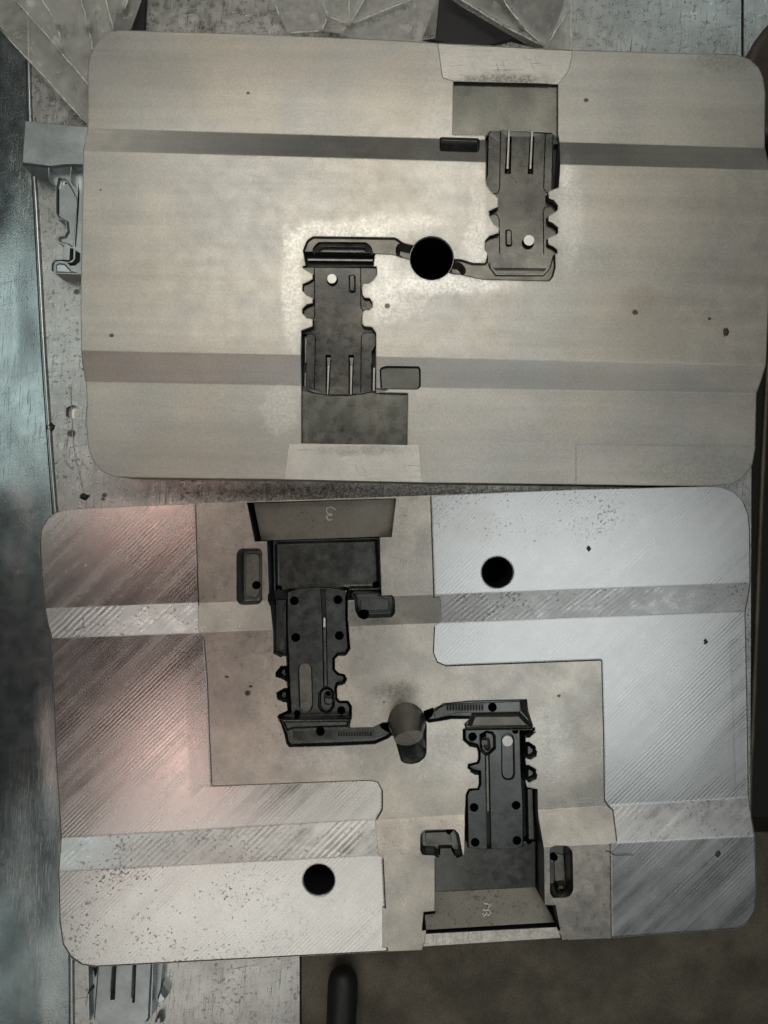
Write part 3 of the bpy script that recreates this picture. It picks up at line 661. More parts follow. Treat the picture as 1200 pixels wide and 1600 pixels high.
# --- cavity, lower right --------------------------------------------------
L.reg(vD((490, 900), (890, 900), (938, 965), (942, 1290), (1006, 1292), (1038, 1440), (212, 1440), (232, 1330), (298, 1325), (298, 1015), (470, 1015), (488, 1000)), -66, 'panD', 'black', wall='black')
L.reg(vD((295, 905), (888, 905), (888, 1192), (298, 1220)), -50, 'panD', 'cavpanel', zt=-50, wall='black')
L.reg(vD((298, 1222), (888, 1193), (1005, 1385), (225, 1425), (238, 1335), (298, 1330)), lambda x, y: -50+(y-1420)*0.35, 'endD', 'endface', zt=-46, wall='black')
L.reg(vD((222, 1426), (1008, 1387), (1040, 1400), (1042, 1478), (208, 1518)), -84, 'endD', 'hole', wall='black', zt=-38)
L.reg(vD((-10, 1300), (221, 1426), (206, 1536), (-10, 1540)), 0, 'body', 'centre', rel=True)
L.reg(vD((1007, 1296), (1300, 1300), (1300, 1475), (1044, 1495)), 0, 'body', 'centre', rel=True)
# lugs standing over the panel
L.reg(vD((205, 1000), (296, 1010), (298, 1325), (232, 1332), (222, 1440), (200, 1440)), 0, 'body', 'centre', rel=True)
L.reg(vD((938, 965), (1040, 960), (1100, 1100), (1100, 1290), (942, 1288)), 0, 'body', 'centre', rel=True)
pitD = vD((470, 1005), (480, 640), (495, 610), (548, 605), (556, 580), (555, 515), (520, 512), (490, 490), (492, 465), (545, 452), (552, 430), (552, 395), (540, 360), (490, 350), (462, 325), (462, 262), (480, 250),
          (885, 250), (885, 268), (830, 300), (830, 335), (850, 335), (890, 362), (888, 405), (848, 428), (828, 430), (832, 470), (850, 470), (892, 495), (890, 535), (840, 560), (828, 560), (838, 600), (900, 612), (905, 780), (938, 970), (938, 1010))
L.reg(pitD, -66, 'cavD', 'black', wall='black')
L.reg(vD((300, 945), (888, 945), (888, 1030), (298, 1030)), -50, 'panD', 'cavpanel', zt=-50, wall='black')
ZD = -30.0
coreD = vD((490, 960), (484, 645), (500, 616), (552, 612), (564, 582), (562, 508), (525, 505), (498, 488), (500, 470), (552, 458), (560, 430), (560, 395), (545, 352), (495, 342), (472, 318), (472, 262), (800, 255),
           (806, 500), (818, 700), (820, 955), (790, 962), (715, 968), (632, 968), (570, 968))
L.slope(coreD, ZD-3.2, ZD, 1.9, 'cavD', 'core', wall='black', zt=ZD, inner='cav')
L.reg(vD((603, 962), (592, 415), (560, 385), (560, 290), (600, 268), (640, 275), (655, 300), (656, 375), (618, 410), (630, 960)), ZD-12, 'cavD', 'black', wall='black', zt=ZD)
L.reg(vD((598, 415), (611, 415), (617, 742), (603, 742)), ZD-3, 'cavD', 'core', zt=ZD-3, wall='black')
L.slope(rnd(vD((568, 295), (600, 275), (635, 282), (646, 305), (646, 365), (615, 400), (596, 402), (570, 378)), 2), ZD-8, ZD-3, 2, 'cavD', 'cav', zt=ZD-3)
L.reg(rnd(vD((578, 310), (618, 310), (626, 370), (610, 392), (585, 375)), 3), ZD-11, 'cavD', 'black', zt=ZD-3)
L.reg(rnd(vD((572, 325), (606, 325), (606, 352), (572, 352)), 2), ZD-3, 'cavD', 'gate', zt=ZD-3)
L.slope(rnd(vD((687, 320), (695, 295), (725, 283), (755, 295), (764, 320), (768, 530), (755, 555), (728, 562), (700, 552), (688, 525)), 3), ZD, ZD-5, 2.0, 'cavD', 'black', zt=ZD, inner='pocket')
L.reg(vD((843, 612), (870, 612), (878, 905), (850, 905)), -38, 'cavD', 'core', zt=-38, wall='black')
for t in ([(826, 345), (850, 340), (884, 368), (880, 400), (848, 418), (826, 412)], [(830, 480), (850, 475), (886, 502), (880, 532), (842, 550), (828, 545)], [(820, 262), (880, 255), (840, 290), (820, 292)]):
    L.slope(vD(*t), -38, -26, 4, 'cavD', 'cav', zt=-30)
# head and runner
L.slope(vD((235, 165), (270, 150), (330, 120), (345, 108), (500, 92), (838, 84), (845, 150), (872, 235), (868, 262), (478, 268), (470, 230), (500, 200), (395, 200), (330, 212), (262, 222), (235, 205)), -10.5, -20, 3.5, 'cavD', 'cav', wall='black')
L.reg(vD((290, 160), (340, 130), (370, 118), (800, 100), (800, 160), (520, 165), (430, 165), (300, 200)), lambda x, y: -18+(y-1100)*0.12, 'cavD', 'cavpanel', zt=-15)
L.slope(vD((520, 168), (800, 166), (866, 236), (860, 258), (484, 262)), -20, -12, 6, 'cavD', 'gate', zt=-12)
L.reg(vD((806, 90), (836, 88), (840, 150), (862, 220), (800, 150)), lambda x, y: -18+(x-815)*0.5, 'cavD', 'cav', zt=-14)
for i in range(13):
    u = 370+i*17; L.reg(vD((u, 118), (u+6, 117), (u+6, 150), (u, 151)), -20, 'cavD', 'black', zt=-15)
# --- runner ports beside the post, tongue relief
L.reg(vP((20, 430), (60, 405), (160, 410), (190, 560), (120, 520), (50, 480)), -50, 'cavC', 'hole', wall='hole')
L.reg(vP((575, 250), (690, 205), (705, 240), (690, 320), (650, 360), (590, 370)), -50, 'cavD', 'hole', wall='hole')
L.part('tong', 'sprue_relief')
def ztong(x, y): return -38+max(0, (y-1165))*0.7
L.reg(rnd(vP((140, 420), (600, 380), (615, 420), (613, 770), (590, 830), (520, 890), (430, 913), (340, 902), (290, 870), (230, 650)), 2), ztong, 'tong', 'cav', wall='cav', own=True)
L.part('ring', 'post_collar')
L.slope(circ(635.9, 1129.5, 30, 40), -12, -10.6, 1.4, 'ring', 'core')

# --- small pockets
def pocket(key, poly, d, wd, inner='pocket'):
    L.part(key, 'side_pocket')
    L.slope(rnd(poly, 3.5), 0, -d, wd, key, 'pocket', rel=True, inner=inner, rings=3)
pocket('pk1', vC((36, 360), (60, 332), (170, 330), (190, 350), (190, 640), (170, 665), (60, 668), (36, 640)), 32, 6)
L.reg(rnd(vC((90, 365), (160, 362), (172, 385), (172, 590), (155, 622), (105, 620), (92, 600)), 3), -22, 'pk1', 'gate', zt=-22)
pocket('pk2', vC((722, 598), (890, 600), (890, 612), (965, 608), (980, 632), (982, 715), (962, 742), (765, 748), (742, 700), (738, 640)), 22, 4)
L.reg(rnd(vC((775, 640), (850, 628), (940, 628), (940, 695), (778, 700)), 3), -17, 'pk2', 'cav', zt=-17)
pocket('pk3', vD((212, 880), (235, 850), (415, 845), (440, 875), (465, 1008), (445, 1016), (310, 1016), (295, 1000), (225, 998), (212, 975)), 24, 4.5)
L.reg(rnd(vD((245, 868), (390, 862), (395, 930), (245, 940)), 2), -19, 'pk3', 'gate', zt=-19)
L.slope(rnd(vD((318, 950), (398, 948), (425, 1000), (425, 1014), (318, 1012)), 2), -20, -12, 3, 'pk3', 'core', zt=-12)
pocket('pk4', vD((970, 960), (1000, 940), (1075, 942), (1105, 975), (1110, 1205), (1085, 1245), (990, 1250), (972, 1220)), 34, 7)
L.reg(rnd(vD((1000, 985), (1052, 1000), (1060, 1170), (1015, 1200), (1000, 1120)), 2), -24, 'pk4', 'gate', zt=-24)
L.slope(vD((1012, 1165), (1058, 1160), (1070, 1205), (1000, 1208)), -24, -12, 4, 'pk4', 'core', zt=-14)
# --- ejector holes (black) and bright pins
def hole(key, x, y, r, z, under):
    L.part(key, 'ejector_hole', under=under)
    L.reg(circ(x, y, r, 20), z-26, key, 'hole', wall='hole', zt=z, own=True)
hc = [(380, 643, 27), (640, 636, 27), (389, 861, 27), (648, 850, 27), (398, 1312, 20), (660, 1295, 25), (580, 1200, 19)]
for i, (u, v, r) in enumerate(hc): x, y = vC((u, v))[0]; hole('hc%d' % i, x, y, r/3.81, ZC, 'cavC')
for i, (u, v, r) in enumerate([(290, 568, 19), (865, 546, 20)]): x, y = vC((u, v))[0]; hole('hp%d' % i, x, y, r/3.81, -42, 'panC')
x, y = vC((535, 1422))[0]; hole('hq0', x, y, 7, -17, 'cavC')
x, y = vC((154, 550))[0]; hole('hq1', x, y, 6.6, -22, 'pk1')
x, y = vC((797, 720))[0]; hole('hq2', x, y, 7.3, -20, 'pk2')
hd = [(519, 304, 26), (528, 719, 26), (774, 706, 26), (534, 923, 26), (779, 912, 26), (770, 268, 20), (583, 302, 19)]
for i, (u, v, r) in enumerate(hd): x, y = vD((u, v))[0]; hole('hd%d' % i, x, y, r/3.75, ZD, 'cavD')
x, y = vD((635, 131))[0]; hole('he0', x, y, 7, -17, 'cavD')
x, y = vD((385, 857))[0]; hole('he1', x, y, 6, -18, 'pk3')
x, y = vD((993, 1008))[0]; hole('he2', x, y, 6.4, -26, 'pk4')
x, y = vD((850, 918))[0]; hole('he3', x, y, 4.5, -50, 'panD')
L.part('pn1', 'ejector_pin', 'dull grey pin flush with the oval pocket', under='cavC'); L.part('pn2', 'ejector_pin', 'bright white pin in the oval pocket', under='cavD')
x, y = vC((448, 1272))[0]; L.reg(circ(x, y, 8.5), ZC-3.5, 'pn1', 'gate', zt=ZC-3.5)
x, y = vD((724, 330))[0]; L.reg(circ(x, y, 8.4), ZD-2, 'pn2', 'pinw', zt=ZD-2)

OL = W((620, 1135), -86)
lo = empty('mould_plate', 'milled steel mould plate with two dark cavities and a raised centre post', 'mould plate', OL, PLATE_GROUP)
LO = L.build(lo, OL)
# bright machined lip closing the lower end opening
def prism(name, poly, z0, z1, mat, parent=None, origin=(0, 0, 0), zt=None, ch=0.8, side=None):
    q = [unproj(p, z1 if zt is None else zt) for p in poly]
    if area_of(q) > 0: q = q[::-1]
    qi = inset(q[::-1], ch)[::-1] if ch else q
    n = len(q); vs = []
    for pts, z in ((q, z0), (q, z1-ch*0.8), (qi, z1)):
        for p in pts:
            a = W(p, z); vs.append((a[0]-origin[0], a[1]-origin[1], a[2]-origin[2]))
    fs = [tuple(range(2*n, 3*n))]+[(k*n+i, k*n+(i+1) % n, (k+1)*n+(i+1) % n, (k+1)*n+i) for k in (0, 1) for i in range(n)]
    fs.append(tuple(range(n))[::-1])
    return mesh_obj(name, vs, fs, [M[mat], M[side or mat]], [0]+[1]*(len(fs)-1), parent=parent)
prism('end_lip', [(657.5, 1459), (871, 1448), (877, 1466), (654, 1480)], -85, -40, 'lip', lo, OL, side='black')  # black sides paint the shade of the gap onto the lip
# sprue post: cone with a flat cut on its tip
def post():
    """upright conical pin, its tip cut off by a steep oblique plane"""
    n = 56; rows = 12; vs = []; fs = []; bx, by = 635.9, 1129.5
    dirv = Vector((0.26, 0.965))
    for k in range(rows+1):
        t = k/rows
        for i in range(n):
            a = 2*math.pi*i/n; c = Vector((math.cos(a), math.sin(a)))
            zt = 73-37*c.dot(dirv)
            z = -11+(zt+11)*t; r = 28.0-(z+11)*0.083
            if k == 0: r += 0.8
            p = W((bx+c.x*r, by+c.y*r), z); vs.append((p[0]-OL[0], p[1]-OL[1], p[2]-OL[2]))
    for k in range(rows):
        for i in range(n): fs.append((k*n+i, (k+1)*n+i, (k+1)*n+(i+1) % n, k*n+(i+1) % n))
    o = mesh_obj('sprue_post', vs, fs, [M['post']], parent=lo, smooth=True)
    mesh_obj('cut_tip', vs[rows*n:], [tuple(range(n))[::-1]], [M['rib']], parent=o)
    return o
pst = post()
# engraved numbers (bright scribed strokes, lying on the end faces)
def strokes(name, lines, zf, wd, parent, origin):
    vs, fs = [], []
    for ln in lines:
        pts = smooth_line(ln, 4); q = []
        n = len(pts)
        for i, p in enumerate(pts):
            z = zf(p)
            a = Vector(pts[max(0, i-1)]); b = Vector(pts[min(n-1, i+1)]); d = (b-a).normalized()
            nr = Vector((-d.y, d.x))*wd*(0.5 if 0 < i < n-1 else 0.25)
            row = []
            for sgn, dz in ((1, 0.0), (0.4, 0.35), (-0.4, 0.35), (-1, 0.0)):
                u = unproj((p[0]+nr.x*sgn, p[1]+nr.y*sgn), z)
                w_ = W(u, z+dz+0.25); row.append((w_[0]-origin[0], w_[1]-origin[1], w_[2]-origin[2]))
            b0 = len(vs); vs += row
            if i: 
                for k in range(3): fs.append((b0-4+k, b0-3+k, b0+1+k, b0+k))
    return mesh_obj(name, vs, fs, [M['engrave']], parent=parent)
def vN(*l): return [(490+u/24, 780+v/24) for u, v in l]
def vM(*l): return [(730+u/20, 1390+v/20) for u, v in l]
strokes('engraved_number', [vN((815, 400), (730, 330), (640, 295), (560, 310), (500, 330), (485, 420), (520, 510), (600, 550), (700, 560)),
                            vN((715, 590), (600, 600), (510, 610), (490, 680), (540, 760), (620, 785), (715, 750))],
        lambda p: -16-(unproj(p, -17)[1]-780)*0.1, 1.5, LO['endC'], (0, 0, 0) if False else OL)
strokes('engraved_number', [vM((505, 395), (560, 445), (630, 450), (680, 485)), vM((745, 430), (720, 490), (650, 580)),
                            vM((480, 605), (560, 650), (640, 640), (705, 660), (725, 740), (670, 800), (610, 760), (590, 690)), vM((590, 760), (540, 810), (505, 850)), vM((465, 770), (495, 765), (520, 730))],
        lambda p: -50+(unproj(p, -46)[1]-1420)*0.35, 1.6, LO['endD'], OL)

# ================================================================ BENCH AND SURROUNDINGS
ZT = -90.5
def sheet(name, poly, z0, z1, mat, kind=None, zt=None, ch=0.0):
    o = prism(name, poly, z0, z1, mat, zt=zt, ch=ch)
    if kind: o['kind'] = kind
    return o
# bench top with a drilled hole at the left
T = Solid(lambda x, y: ZT, lambda x, y: ZT, ZT-12)
T.part('b', 'workbench')
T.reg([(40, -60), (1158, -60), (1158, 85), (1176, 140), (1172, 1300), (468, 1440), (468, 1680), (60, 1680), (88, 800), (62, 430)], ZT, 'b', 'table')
T.reg(circ(113.5, 643.5, 10.5, 28), ZT-11, 'b', 'lip', wall='black')
T.reg([(103, 650), (104, 637), (112, 634), (112, 653), (108, 653)], ZT-11, 'b', 'engrave', wall='black')  # pale patch, a highlight painted on the floor of the hole
troot = T.build(None, (0, 0, 0))['b']; troot['kind'] = 'structure'
fl = sheet('floor', [(-2500, -2500), (3700, -2500), (3700, 4100), (-2500, 4100)], -1650, -1600, 'floor', 'structure', zt=0)
# left steel sheet, with bright folded edge
ls = empty('steel_sheet', 'smooth blue-grey steel sheet with a bright folded edge, along the left of the bench', 'metal sheet', W((0, 800), ZT))
ls_o = W((0, 800), ZT)
g_v, g_f = [], []
edge_px = [(40, -60), (43, 60), (46, 190), (54, 300), (61, 430), (68, 560), (76, 680), (82, 760), (90, 860), (100, 1000), (108, 1200), (110, 1400), (112, 1700)]
def edge_x(y):
    for i in range(len(edge_px)-1):
        if edge_px[i][1] <= y <= edge_px[i+1][1]:
            return edge_px[i][0]+(edge_px[i+1][0]-edge_px[i][0])*(y-edge_px[i][1])/(edge_px[i+1][1]-edge_px[i][1])
NX, NY = 30, 150
for j in range(NY+1):
    y = -60+1760*j/NY; xe = edge_x(min(1699.9, y))
    for i in range(NX+1):
        x = -140+(xe+140-0.0)*i/NX
        wv = 2.6*noise.noise(Vector((x/120.0, y/150.0, 3.1)))+1.3*noise.noise(Vector((x/45.0, y/80.0, 7.7)))
        z = ZT+3.5+wv*min(1, (NX-i)/6)
        g_v.append(tuple(a-b for a, b in zip(W(unproj((x, y), z), z), ls_o)))
for j in range(NY):
    for i in range(NX):
        a = j*(NX+1)+i; g_f.append((a, a+NX+1, a+NX+2, a+1))
mesh_obj('sheet_face', g_v, g_f, [M['sheet']], parent=ls, smooth=True)
def tube(name, pts, r, mat, parent=None, origin=(0, 0, 0), n=8, caps=True):
    """pts in plan-picture units with z: (x, y, z) (already placed)"""
    vs, fs = [], []
    P = [Vector(W((p[0], p[1]), p[2])) for p in pts]
    for i, p in enumerate(P):
        d = (P[min(len(P)-1, i+1)]-P[max(0, i-1)]).normalized()
        up_ = Vector((0, 0, 1)) if abs(d.z) < 0.9 else Vector((1, 0, 0))
        s_ = d.cross(up_).normalized(); t_ = s_.cross(d)
        rr = (r[i] if isinstance(r, (list, tuple)) else r)*S
        for k in range(n):
            a = 2*math.pi*k/n; q = p+(s_*math.cos(a)+t_*math.sin(a))*rr
            vs.append(tuple(q-Vector(origin)))
    for i in range(len(P)-1):
        for k in range(n): fs.append((i*n+k, i*n+(k+1) % n, (i+1)*n+(k+1) % n, (i+1)*n+k))
    if caps: fs.append(tuple(range(n))[::-1]); fs.append(tuple((len(P)-1)*n+k for k in range(n)))
    return mesh_obj(name, vs, fs, [M[mat]], parent=parent, smooth=True)
def up3(px, z): q = unproj(px, z); return (q[0], q[1], z)
tube('folded_edge', [up3((x+1.5, y), ZT+3) for x, y in smooth_line(edge_px, 4)], 2.6, 'edge', ls, ls_o)
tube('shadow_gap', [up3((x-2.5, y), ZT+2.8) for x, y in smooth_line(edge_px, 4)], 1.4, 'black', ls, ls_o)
# scribed wire from the drilled hole
wr = tube('wire', [up3(p, ZT+1.2) for p in smooth_line([(110, 600), (111, 633), (112, 655), (114, 690), (119, 722), (126, 750), (130, 772)], 5)], 0.55, 'lip')
tagthing(wr, 'thin bright bent wire hanging out of the drilled hole in the bench', 'wire')
for i, (x, y, rr, lab) in enumerate(((78, 668, 7, 'black lump of sludge on the folded edge below the drilled hole'), (132, 776, 6, 'black sludge fleck on the bench just above the milled plate'), (86, 420, 5, 'dark fleck of dirt beside the aluminium casting end'))):
    n = 14; z = ZT+1
    q = [unproj((x+rr*1.3*math.cos(a)*(0.6+0.7*random.random()), y+rr*math.sin(a)*(0.6+0.7*random.random())), z) for a in [2*math.pi*k/n for k in range(n)]]
    vs = [W(p, z-1) for p in q]+[W(((p[0]*.5+unproj((x, y), z)[0]*.5), (p[1]*.5+unproj((x, y), z)[1]*.5)), z+3+random.random()*2) for p in q]
    fs = [(k, k+n, (k+1) % n+n, (k+1) % n) for k in range(n)]+[tuple(range(n, 2*n))[::-1]]
    o = mesh_obj('sludge_fleck', vs, fs, [M['black']], smooth=True); tagthing(o, lab, 'dirt')

# rusty base plate under the lower end
rp = prism('base_plate', [(469, 1300), (1230, 1300), (1236, 1700), (471, 1700)], -150, -86.6, 'rusty', zt=-86.6, ch=1.5)
tagthing(rp, 'dark brown rusty steel plate lying under the bottom edge of the milled plate', 'steel plate')
rt = prism('side_sheet', [(1162, -60), (1230, -60), (1230, 115), (1162, 115)], ZT-14, ZT-1, 'table', ch=0.5)
tagthing(rt, 'narrow grey steel sheet beyond the black seam in the top right corner', 'metal sheet')
rail = tube('edge_rail', [up3(p, -110) for p in [(1206, 520), (1199, 580), (1196, 640), (1191, 740), (1186, 860), (1181, 1000), (1175, 1150), (1171, 1240), (1168, 1330)]], 5.0, 'rusty')
tagthing(rail, 'thin rough rusty rail running down the right of both plates', 'rail')
br_ = tube('cross_bar', [up3((1160, 1386), -220), up3((1260, 1384), -220)], 4.5, 'rusty')
tagthing(br_, 'dark horizontal bar at the far right beside the lower plate corner', 'bar')
# brown round tub top right
def tub():
    n = 40; vs, fs = [], []
    c = unproj((1262, 128), -60)
    for r, z in ((100, -100), (104, -70), (104, -58), (100, -55), (90, -57), (60, -62)):
        for k in range(n):
            a = 2*math.pi*k/n; vs.append(W((c[0]+r*math.cos(a), c[1]+r*1.15*math.sin(a)), z))
    for i in range(5):
        for k in range(n): fs.append((i*n+k, (i+1)*n+k, (i+1)*n+(k+1) % n, i*n+(k+1) % n))
    fs.append(tuple(5*n+k for k in range(n))[::-1])
    return mesh_obj('round_tub', vs, fs, [M['brown']], smooth=True)
tb = tub(); tagthing(tb, 'dark brown round object half out of frame at the top right', 'tub')
# black handle, bottom
hd_ = tube('tool_handle', [up3((536, 1512), -62), up3((536, 1515), -62), up3((536, 1521), -62), up3((536, 1532), -62), up3((535, 1560), -62), up3((533, 1600), -62), up3((531, 1700), -62)], [8, 15, 21, 24.5, 25, 24, 23], 'rubber', n=24)
tagthing(hd_, 'black round-ended rubber tool handle lying on the rusty plate', 'handle')
hr = tube('hair', [up3(p, 7.2) for p in smooth_line([(946, 1330), (953, 1331), (960, 1336), (975, 1336), (989, 1336)], 4)], 0.5, 'black')
tagthing(hr, 'thin dark hair lying on the milled plate near its lower right corner', 'hair')
random.seed(11)
for i, (x, y, rr, lab) in enumerate(((920, 857, 4.6, 'dark oval metal chip on the bright milled face right of the round hole'), (1103, 1003, 4.2, 'brown chip of dirt near the right edge of the milled plate'),
        (386, 1084, 4.5, 'brown dirt lump left of the upper dark cavity of the milled plate'), (1134, 519, 6.5, 'brown dirt spot near the right edge of the beige plate'), (1122, 1335, 5, 'brown smear of dirt on the lower right corner of the milled plate'))):
    n = 12; z = 8.0 if y == 519 else (-13.0 if 990 < y < 1250 else 4.5)
    ang0 = random.uniform(0, 3)
    q = [unproj((x+rr*math.cos(a)*(0.5+0.5*random.random()), y+rr*1.2*math.sin(a)*(0.6+0.6*random.random())), z) for a in [2*math.pi*k/n for k in range(n)]]
    c_ = unproj((x, y), z)
    vs = [W(p, z) for p in q]+[W((p[0]*.45+c_[0]*.55, p[1]*.45+c_[1]*.55), z+1+random.random()) for p in q]
    fs = [(k, k+n, (k+1) % n+n, (k+1) % n) for k in range(n)]+[tuple(range(n, 2*n))[::-1]]
    o = mesh_obj('dirt_chip', vs, fs, [M['brown']]); tagthing(o, lab, 'dirt')

# ---- aluminium castings poking out from beneath
c1 = Solid(lambda x, y: -46, lambda x, y: -46, ZT)
c1.part('pad', 'overflow_pad'); c1.part('arm', 'cast_frame')
c1.reg(vE((455, 528), (440, 640), (500, 690), (482, 820), (480, 930), (512, 985), (575, 998), (588, 1030), (585, 1095), (565, 1122), (515, 1132), (497, 1165), (520, 1198), (570, 1218), (558, 1300), (562, 1342), (485, 1346),
           (457, 1380), (452, 1440), (490, 1472), (830, 1482), (830, 500), (600, 500)), -52, 'arm', 'cast', zt=-52)
c1.slope(vE((500, 700), (498, 930), (520, 970), (590, 1005), (600, 1090), (575, 1135), (528, 1142), (515, 1165), (535, 1190), (600, 1205), (640, 1235), (655, 1225), (690, 800), (640, 700), (600, 640), (520, 610)), -52, -58, 2.5, 'arm', 'cast', zt=-52)
c1.reg(vE((505, 700), (515, 700), (515, 930), (506, 930)), -70, 'arm', 'black', zt=-52)
c1.reg(vE((700, 640), (708, 800), (678, 1230), (668, 1225), (692, 800)), -72, 'arm', 'black', zt=-52)
c1.reg(vE((625, 1240), (655, 1250), (655, 1340), (620, 1365), (590, 1365), (540, 1355), (490, 1365), (475, 1400), (475, 1450), (462, 1440), (465, 1385), (490, 1352), (560, 1345), (618, 1352)), -70, 'arm', 'black', zt=-52)
c1.reg(vE((672, 1262), (715, 1290), (715, 1360), (670, 1400), (625, 1400), (600, 1375), (645, 1370), (670, 1340)), -68, 'arm', 'black', zt=-52)
c1.slope(vE((500, 1395), (530, 1378), (580, 1385), (640, 1450), (700, 1465), (500, 1462)), -56, -52, 2, 'arm', 'edge', zt=-52)
c1.reg(circ(*vE((572, 652))[0], 4.8, 16), -60, 'arm', 'edge', zt=-55); c1.reg(circ(*vE((577, 654))[0], 1.7, 10), -75, 'arm', 'black', zt=-55)
def zpad(x, y):
    return -28 - 0.0
c1.slope(vE((215, 98), (830, 158), (830, 515), (600, 512), (452, 530), (190, 496)), -34, -29, 3.0, 'pad', 'cast', zt=-31, rings=2)
c1.slope(vE((436, 528), (462, 530), (458, 640), (440, 648)), -46, -32, 1.6, 'pad', 'edge', zt=-38); c1.slope(vE((636, 520), (662, 520), (650, 665), (632, 660)), -46, -32, 1.6, 'pad', 'edge', zt=-38)
co = W((85, 300), ZT)
ce = empty('aluminium_casting', 'pale grey aluminium casting with thick pad, poking out left of the beige plate', 'casting', co, 'aluminium castings half hidden under the plates')
c1.build(ce, co)
c2 = Solid(lambda x, y: -60, lambda x, y: -60, ZT)
c2.part('f', 'cast_frame'); c2.part('n', 'cast_clip')
c2.reg(vF((320, 220), (345, 220), (380, 220), (832, 220), (800, 520), (765, 640), (735, 695), (700, 720), (385, 720), (385, 668), (330, 662)), -72, 'f', 'cast', zt=-62)
c2.slope(vF((318, 220), (345, 220), (352, 640), (345, 668), (328, 664)), -70, -58, 2.0, 'f', 'edge', zt=-60)
c2.reg(vF((350, 330), (385, 300), (375, 380), (362, 400)), -84, 'f', 'black', zt=-62)
c2.reg(circ(*vF((344, 460))[0], 4.2, 12), -80, 'f', 'black', zt=-62)
c2.slope(vF((398, 220), (775, 220), (758, 500), (752, 640), (728, 680), (405, 682), (365, 655), (385, 400)), -66, -59, 4, 'f', 'cast', zt=-62, rings=2)
c2.reg(vF((505, 220), (526, 220), (512, 525), (480, 525)), -76, 'f', 'black', zt=-59); c2.reg(vF((642, 220), (658, 220), (645, 545), (628, 545)), -76, 'f', 'black', zt=-59)
c2.slope(vF((495, 220), (507, 220), (490, 470), (478, 470)), -62, -55, 1.2, 'f', 'edge', zt=-58); c2.slope(vF((630, 220), (642, 220), (630, 510), (618, 510)), -62, -55, 1.2, 'f', 'edge', zt=-58)
c2.slope(vF((765, 220), (782, 220), (768, 620), (748, 640)), -64, -54, 1.5, 'f', 'edge', zt=-58)
c2.slope(vF((820, 440), (866, 500), (852, 528), (802, 545), (796, 512)), -80, -64, 3, 'n', 'edge', zt=-70)
c2.slope(vF((790, 640), (825, 632), (830, 690), (770, 690)), -84, -76, 3, 'n', 'cast', zt=-76)
co2 = W((190, 1560), ZT)
ce2 = empty('aluminium_casting', 'ribbed aluminium casting poking out below the bottom left corner of the milled plate', 'casting', co2, 'aluminium castings half hidden under the plates')
c2.build(ce2, co2)

# ---- crumpled clear plastic film
def film_mat():
    m, nt, p = new_mat('clear_film'); g = G(nt)
    p.inputs['Base Color'].default_value = (0.62, 0.62, 0.57, 1)
    p.inputs['Roughness'].default_value = 0.13
    p.inputs['IOR'].default_value = 1.45
    fr = nt.nodes.new('ShaderNodeLayerWeight'); fr.inputs[0].default_value = 0.35
    nz = g.noise(40, 4, 0.6)
    al = g.math('ADD', g.math('MULTIPLY', fr.outputs['Facing'], 1.3), g.math('MULTIPLY', nz, 0.55), clamp=True)
    nt.links.new(al, p.inputs['Alpha'])
    bp = nt.nodes.new('ShaderNodeBump'); bp.inputs['Strength'].default_value = 0.35; bp.inputs['Distance'].default_value = S*6
    nt.links.new(g.noise(30, 4, 0.55, vec=g.mapping(scale=(1, 0.35, 1), rot=-0.7)), bp.inputs['Height']); nt.links.new(bp.outputs[0], p.inputs['Normal'])
    return m
M['film'] = film_mat()
def fold_mat():
    m, nt, p = new_mat('film_fold'); g = G(nt)
    p.inputs['Base Color'].default_value = (0.95, 0.95, 0.88, 1); p.inputs['Roughness'].default_value = 0.2; p.inputs['Coat Weight'].default_value = 1.0
    nt.links.new(g.ramp(g.noise(18, 3, 0.6), 0.3, 0.65, 0.25, 1.0), p.inputs['Alpha'])
    return m
M['fold'] = fold_mat()
def film(name, poly, ridges, z0, label, step=4.0, amp=4):
    xs = [p[0] for p in poly]; ys = [p[1] for p in poly]
    x0, x1, y0, y1 = min(xs), max(xs), min(ys), max(ys)
    V = [Vector(p) for p in poly]; E = [(i, (i+1) % len(poly)) for i in range(len(poly))]
    y = y0
    while y <= y1:
        x = x0
        while x <= x1:
            if in_poly(x, y, poly) and dist_poly(x, y, poly) > 1.5: V.append(Vector((x+random.uniform(-.3, .3), y)))
            x += step
        y += step
    v2, _, f2, _, _, _ = delaunay_2d_cdt(V, E, [], 1, 1e-3)
    vs = []
    for v in v2:
        z = z0+amp*noise.noise(Vector((v.x/60, v.y/60, len(label))))*2
        for (a, b, h, wd) in ridges:
            dx, dy = b[0]-a[0], b[1]-a[1]; Ln = dx*dx+dy*dy
            t = max(0, min(1, ((v.x-a[0])*dx+(v.y-a[1])*dy)/Ln))
            d = math.hypot(a[0]+t*dx-v.x, a[1]+t*dy-v.y)
            z += h*math.exp(-d/wd)
        z += 3.0*noise.noise(Vector((v.x/17, v.y/26, 4.2)))+1.2*abs(noise.noise(Vector((v.x/8, v.y/11, 9.2))))
        z = max(ZT+2, z)
        vs.append(W(unproj((v.x, v.y), z), z))
    o = mesh_obj(name, vs, [tuple(f)[::-1] for f in f2 if in_poly(sum(v2[i].x for i in f)/3, sum(v2[i].y for i in f)/3, poly)], [M['film']], smooth=True)
    for (a, b, h, wd) in ridges:
        pts = []
        for k in range(7):
            t = k/6; x = a[0]+(b[0]-a[0])*t+random.uniform(-1, 1); y = a[1]+(b[1]-a[1])*t; pts.append(up3((x, y), z0+h+1.5+random.uniform(-.5, .5)))
        tube('fold_crease', pts, [0.5, 1.2, 1.5, 1.1, 1.6, 1.3, 0.6], 'fold', o, (0, 0, 0), n=6)
    tagthing(o, label, 'plastic film', 'pieces of clear plastic film behind the beige plate'); return o
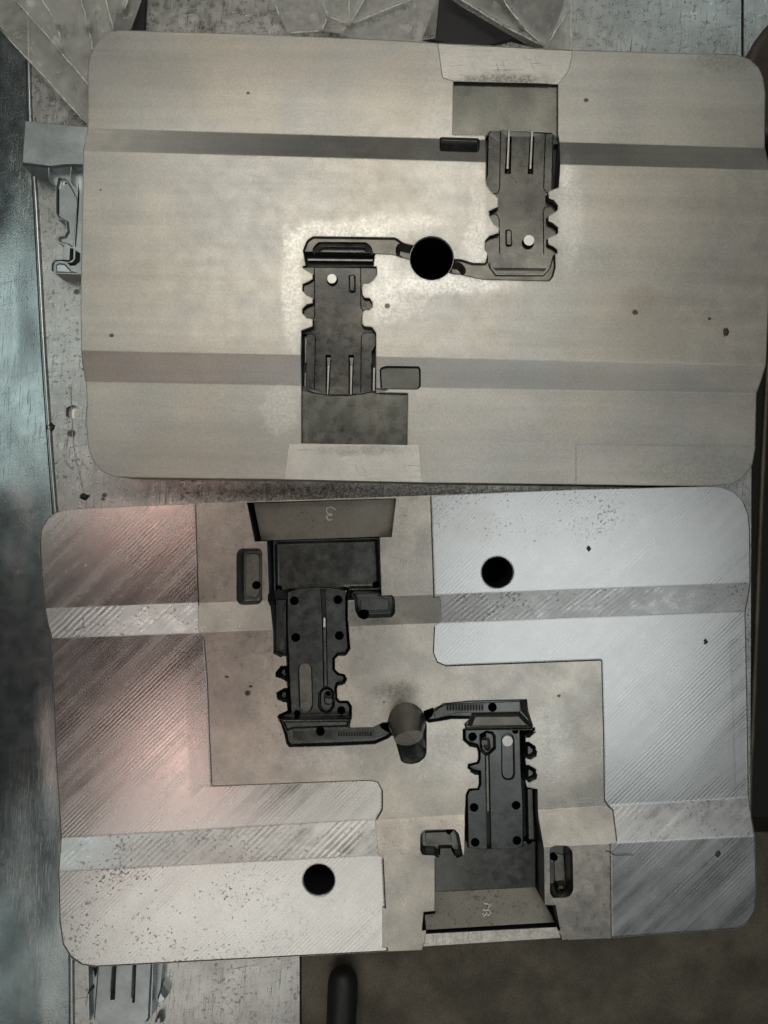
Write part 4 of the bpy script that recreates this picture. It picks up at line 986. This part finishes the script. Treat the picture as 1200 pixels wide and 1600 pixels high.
film('plastic_film', [(-30, -40), (-30, 15), (0, 42), (40, 92), (90, 148), (138, 195), (150, 195), (170, 120), (200, 60), (225, -10), (235, -40)],
     [((24, 0), (90, 75), 14, 6), ((90, 75), (140, 135), 14, 6), ((60, -10), (90, 40), 10, 5), ((90, 40), (97, 75), 10, 5), ((122, -20), (137, 40), 26, 7), ((137, 40), (146, 80), 24, 7),
      ((160, -20), (178, 50), 14, 5), ((150, 20), (165, 60), 8, 4), ((0, 45), (135, 192), 7, 4), ((205, -20), (195, 15), 8, 5)], -62,
     'crumpled clear plastic film over the bench in the top left corner')
film('plastic_film', [(405, -40), (425, 10), (437, 24), (449, 54), (480, 54), (506, 50), (533, 52), (560, 66), (600, 80), (640, 66), (680, 60), (690, -40)],
     [((449, 52), (503, 48), 9, 3), ((503, 48), (512, 25), 10, 3), ((512, 25), (545, 38), 9, 3), ((545, 38), (534, 50), 10, 3), ((546, -10), (546, 38), 10, 3), ((575, -10), (546, 38), 13, 3), ((640, 0), (548, 38), 14, 4), ((503, 0), (512, 25), 10, 4), ((430, 5), (437, 24), 6, 3)], -72,
     'crumpled clear film behind the beige plate, left of centre at the top')
film('plastic_film', [(690, -40), (700, -5), (720, 10), (780, 45), (840, 80), (900, 90), (890, 50), (897, -40)],
     [((705, -10), (785, 40), 11, 4), ((785, 40), (850, 72), 12, 4), ((780, -10), (815, 40), 14, 3), ((815, 40), (850, 72), 14, 3), ((885, 20), (858, 66), 10, 5), ((892, -10), (892, 80), 8, 6)], -70,
     'crumpled clear film over the dark gap behind the beige plate, right of centre')
dg = prism('dark_bag', [(705, -60), (885, -60), (880, 10), (860, 60), (845, 74), (800, 62), (730, 80), (690, 66), (660, 60)], ZT, ZT+5, 'rubber', ch=2)
tagthing(dg, 'dark grey bag lying under the clear film at the top centre', 'bag')
dg2 = prism('dark_bag', [(192, -60), (232, -60), (226, 60), (150, 90), (180, 30)], ZT, ZT+5, 'rubber', ch=2)
tagthing(dg2, 'small black bag under the clear film near the top left plate corner', 'bag')
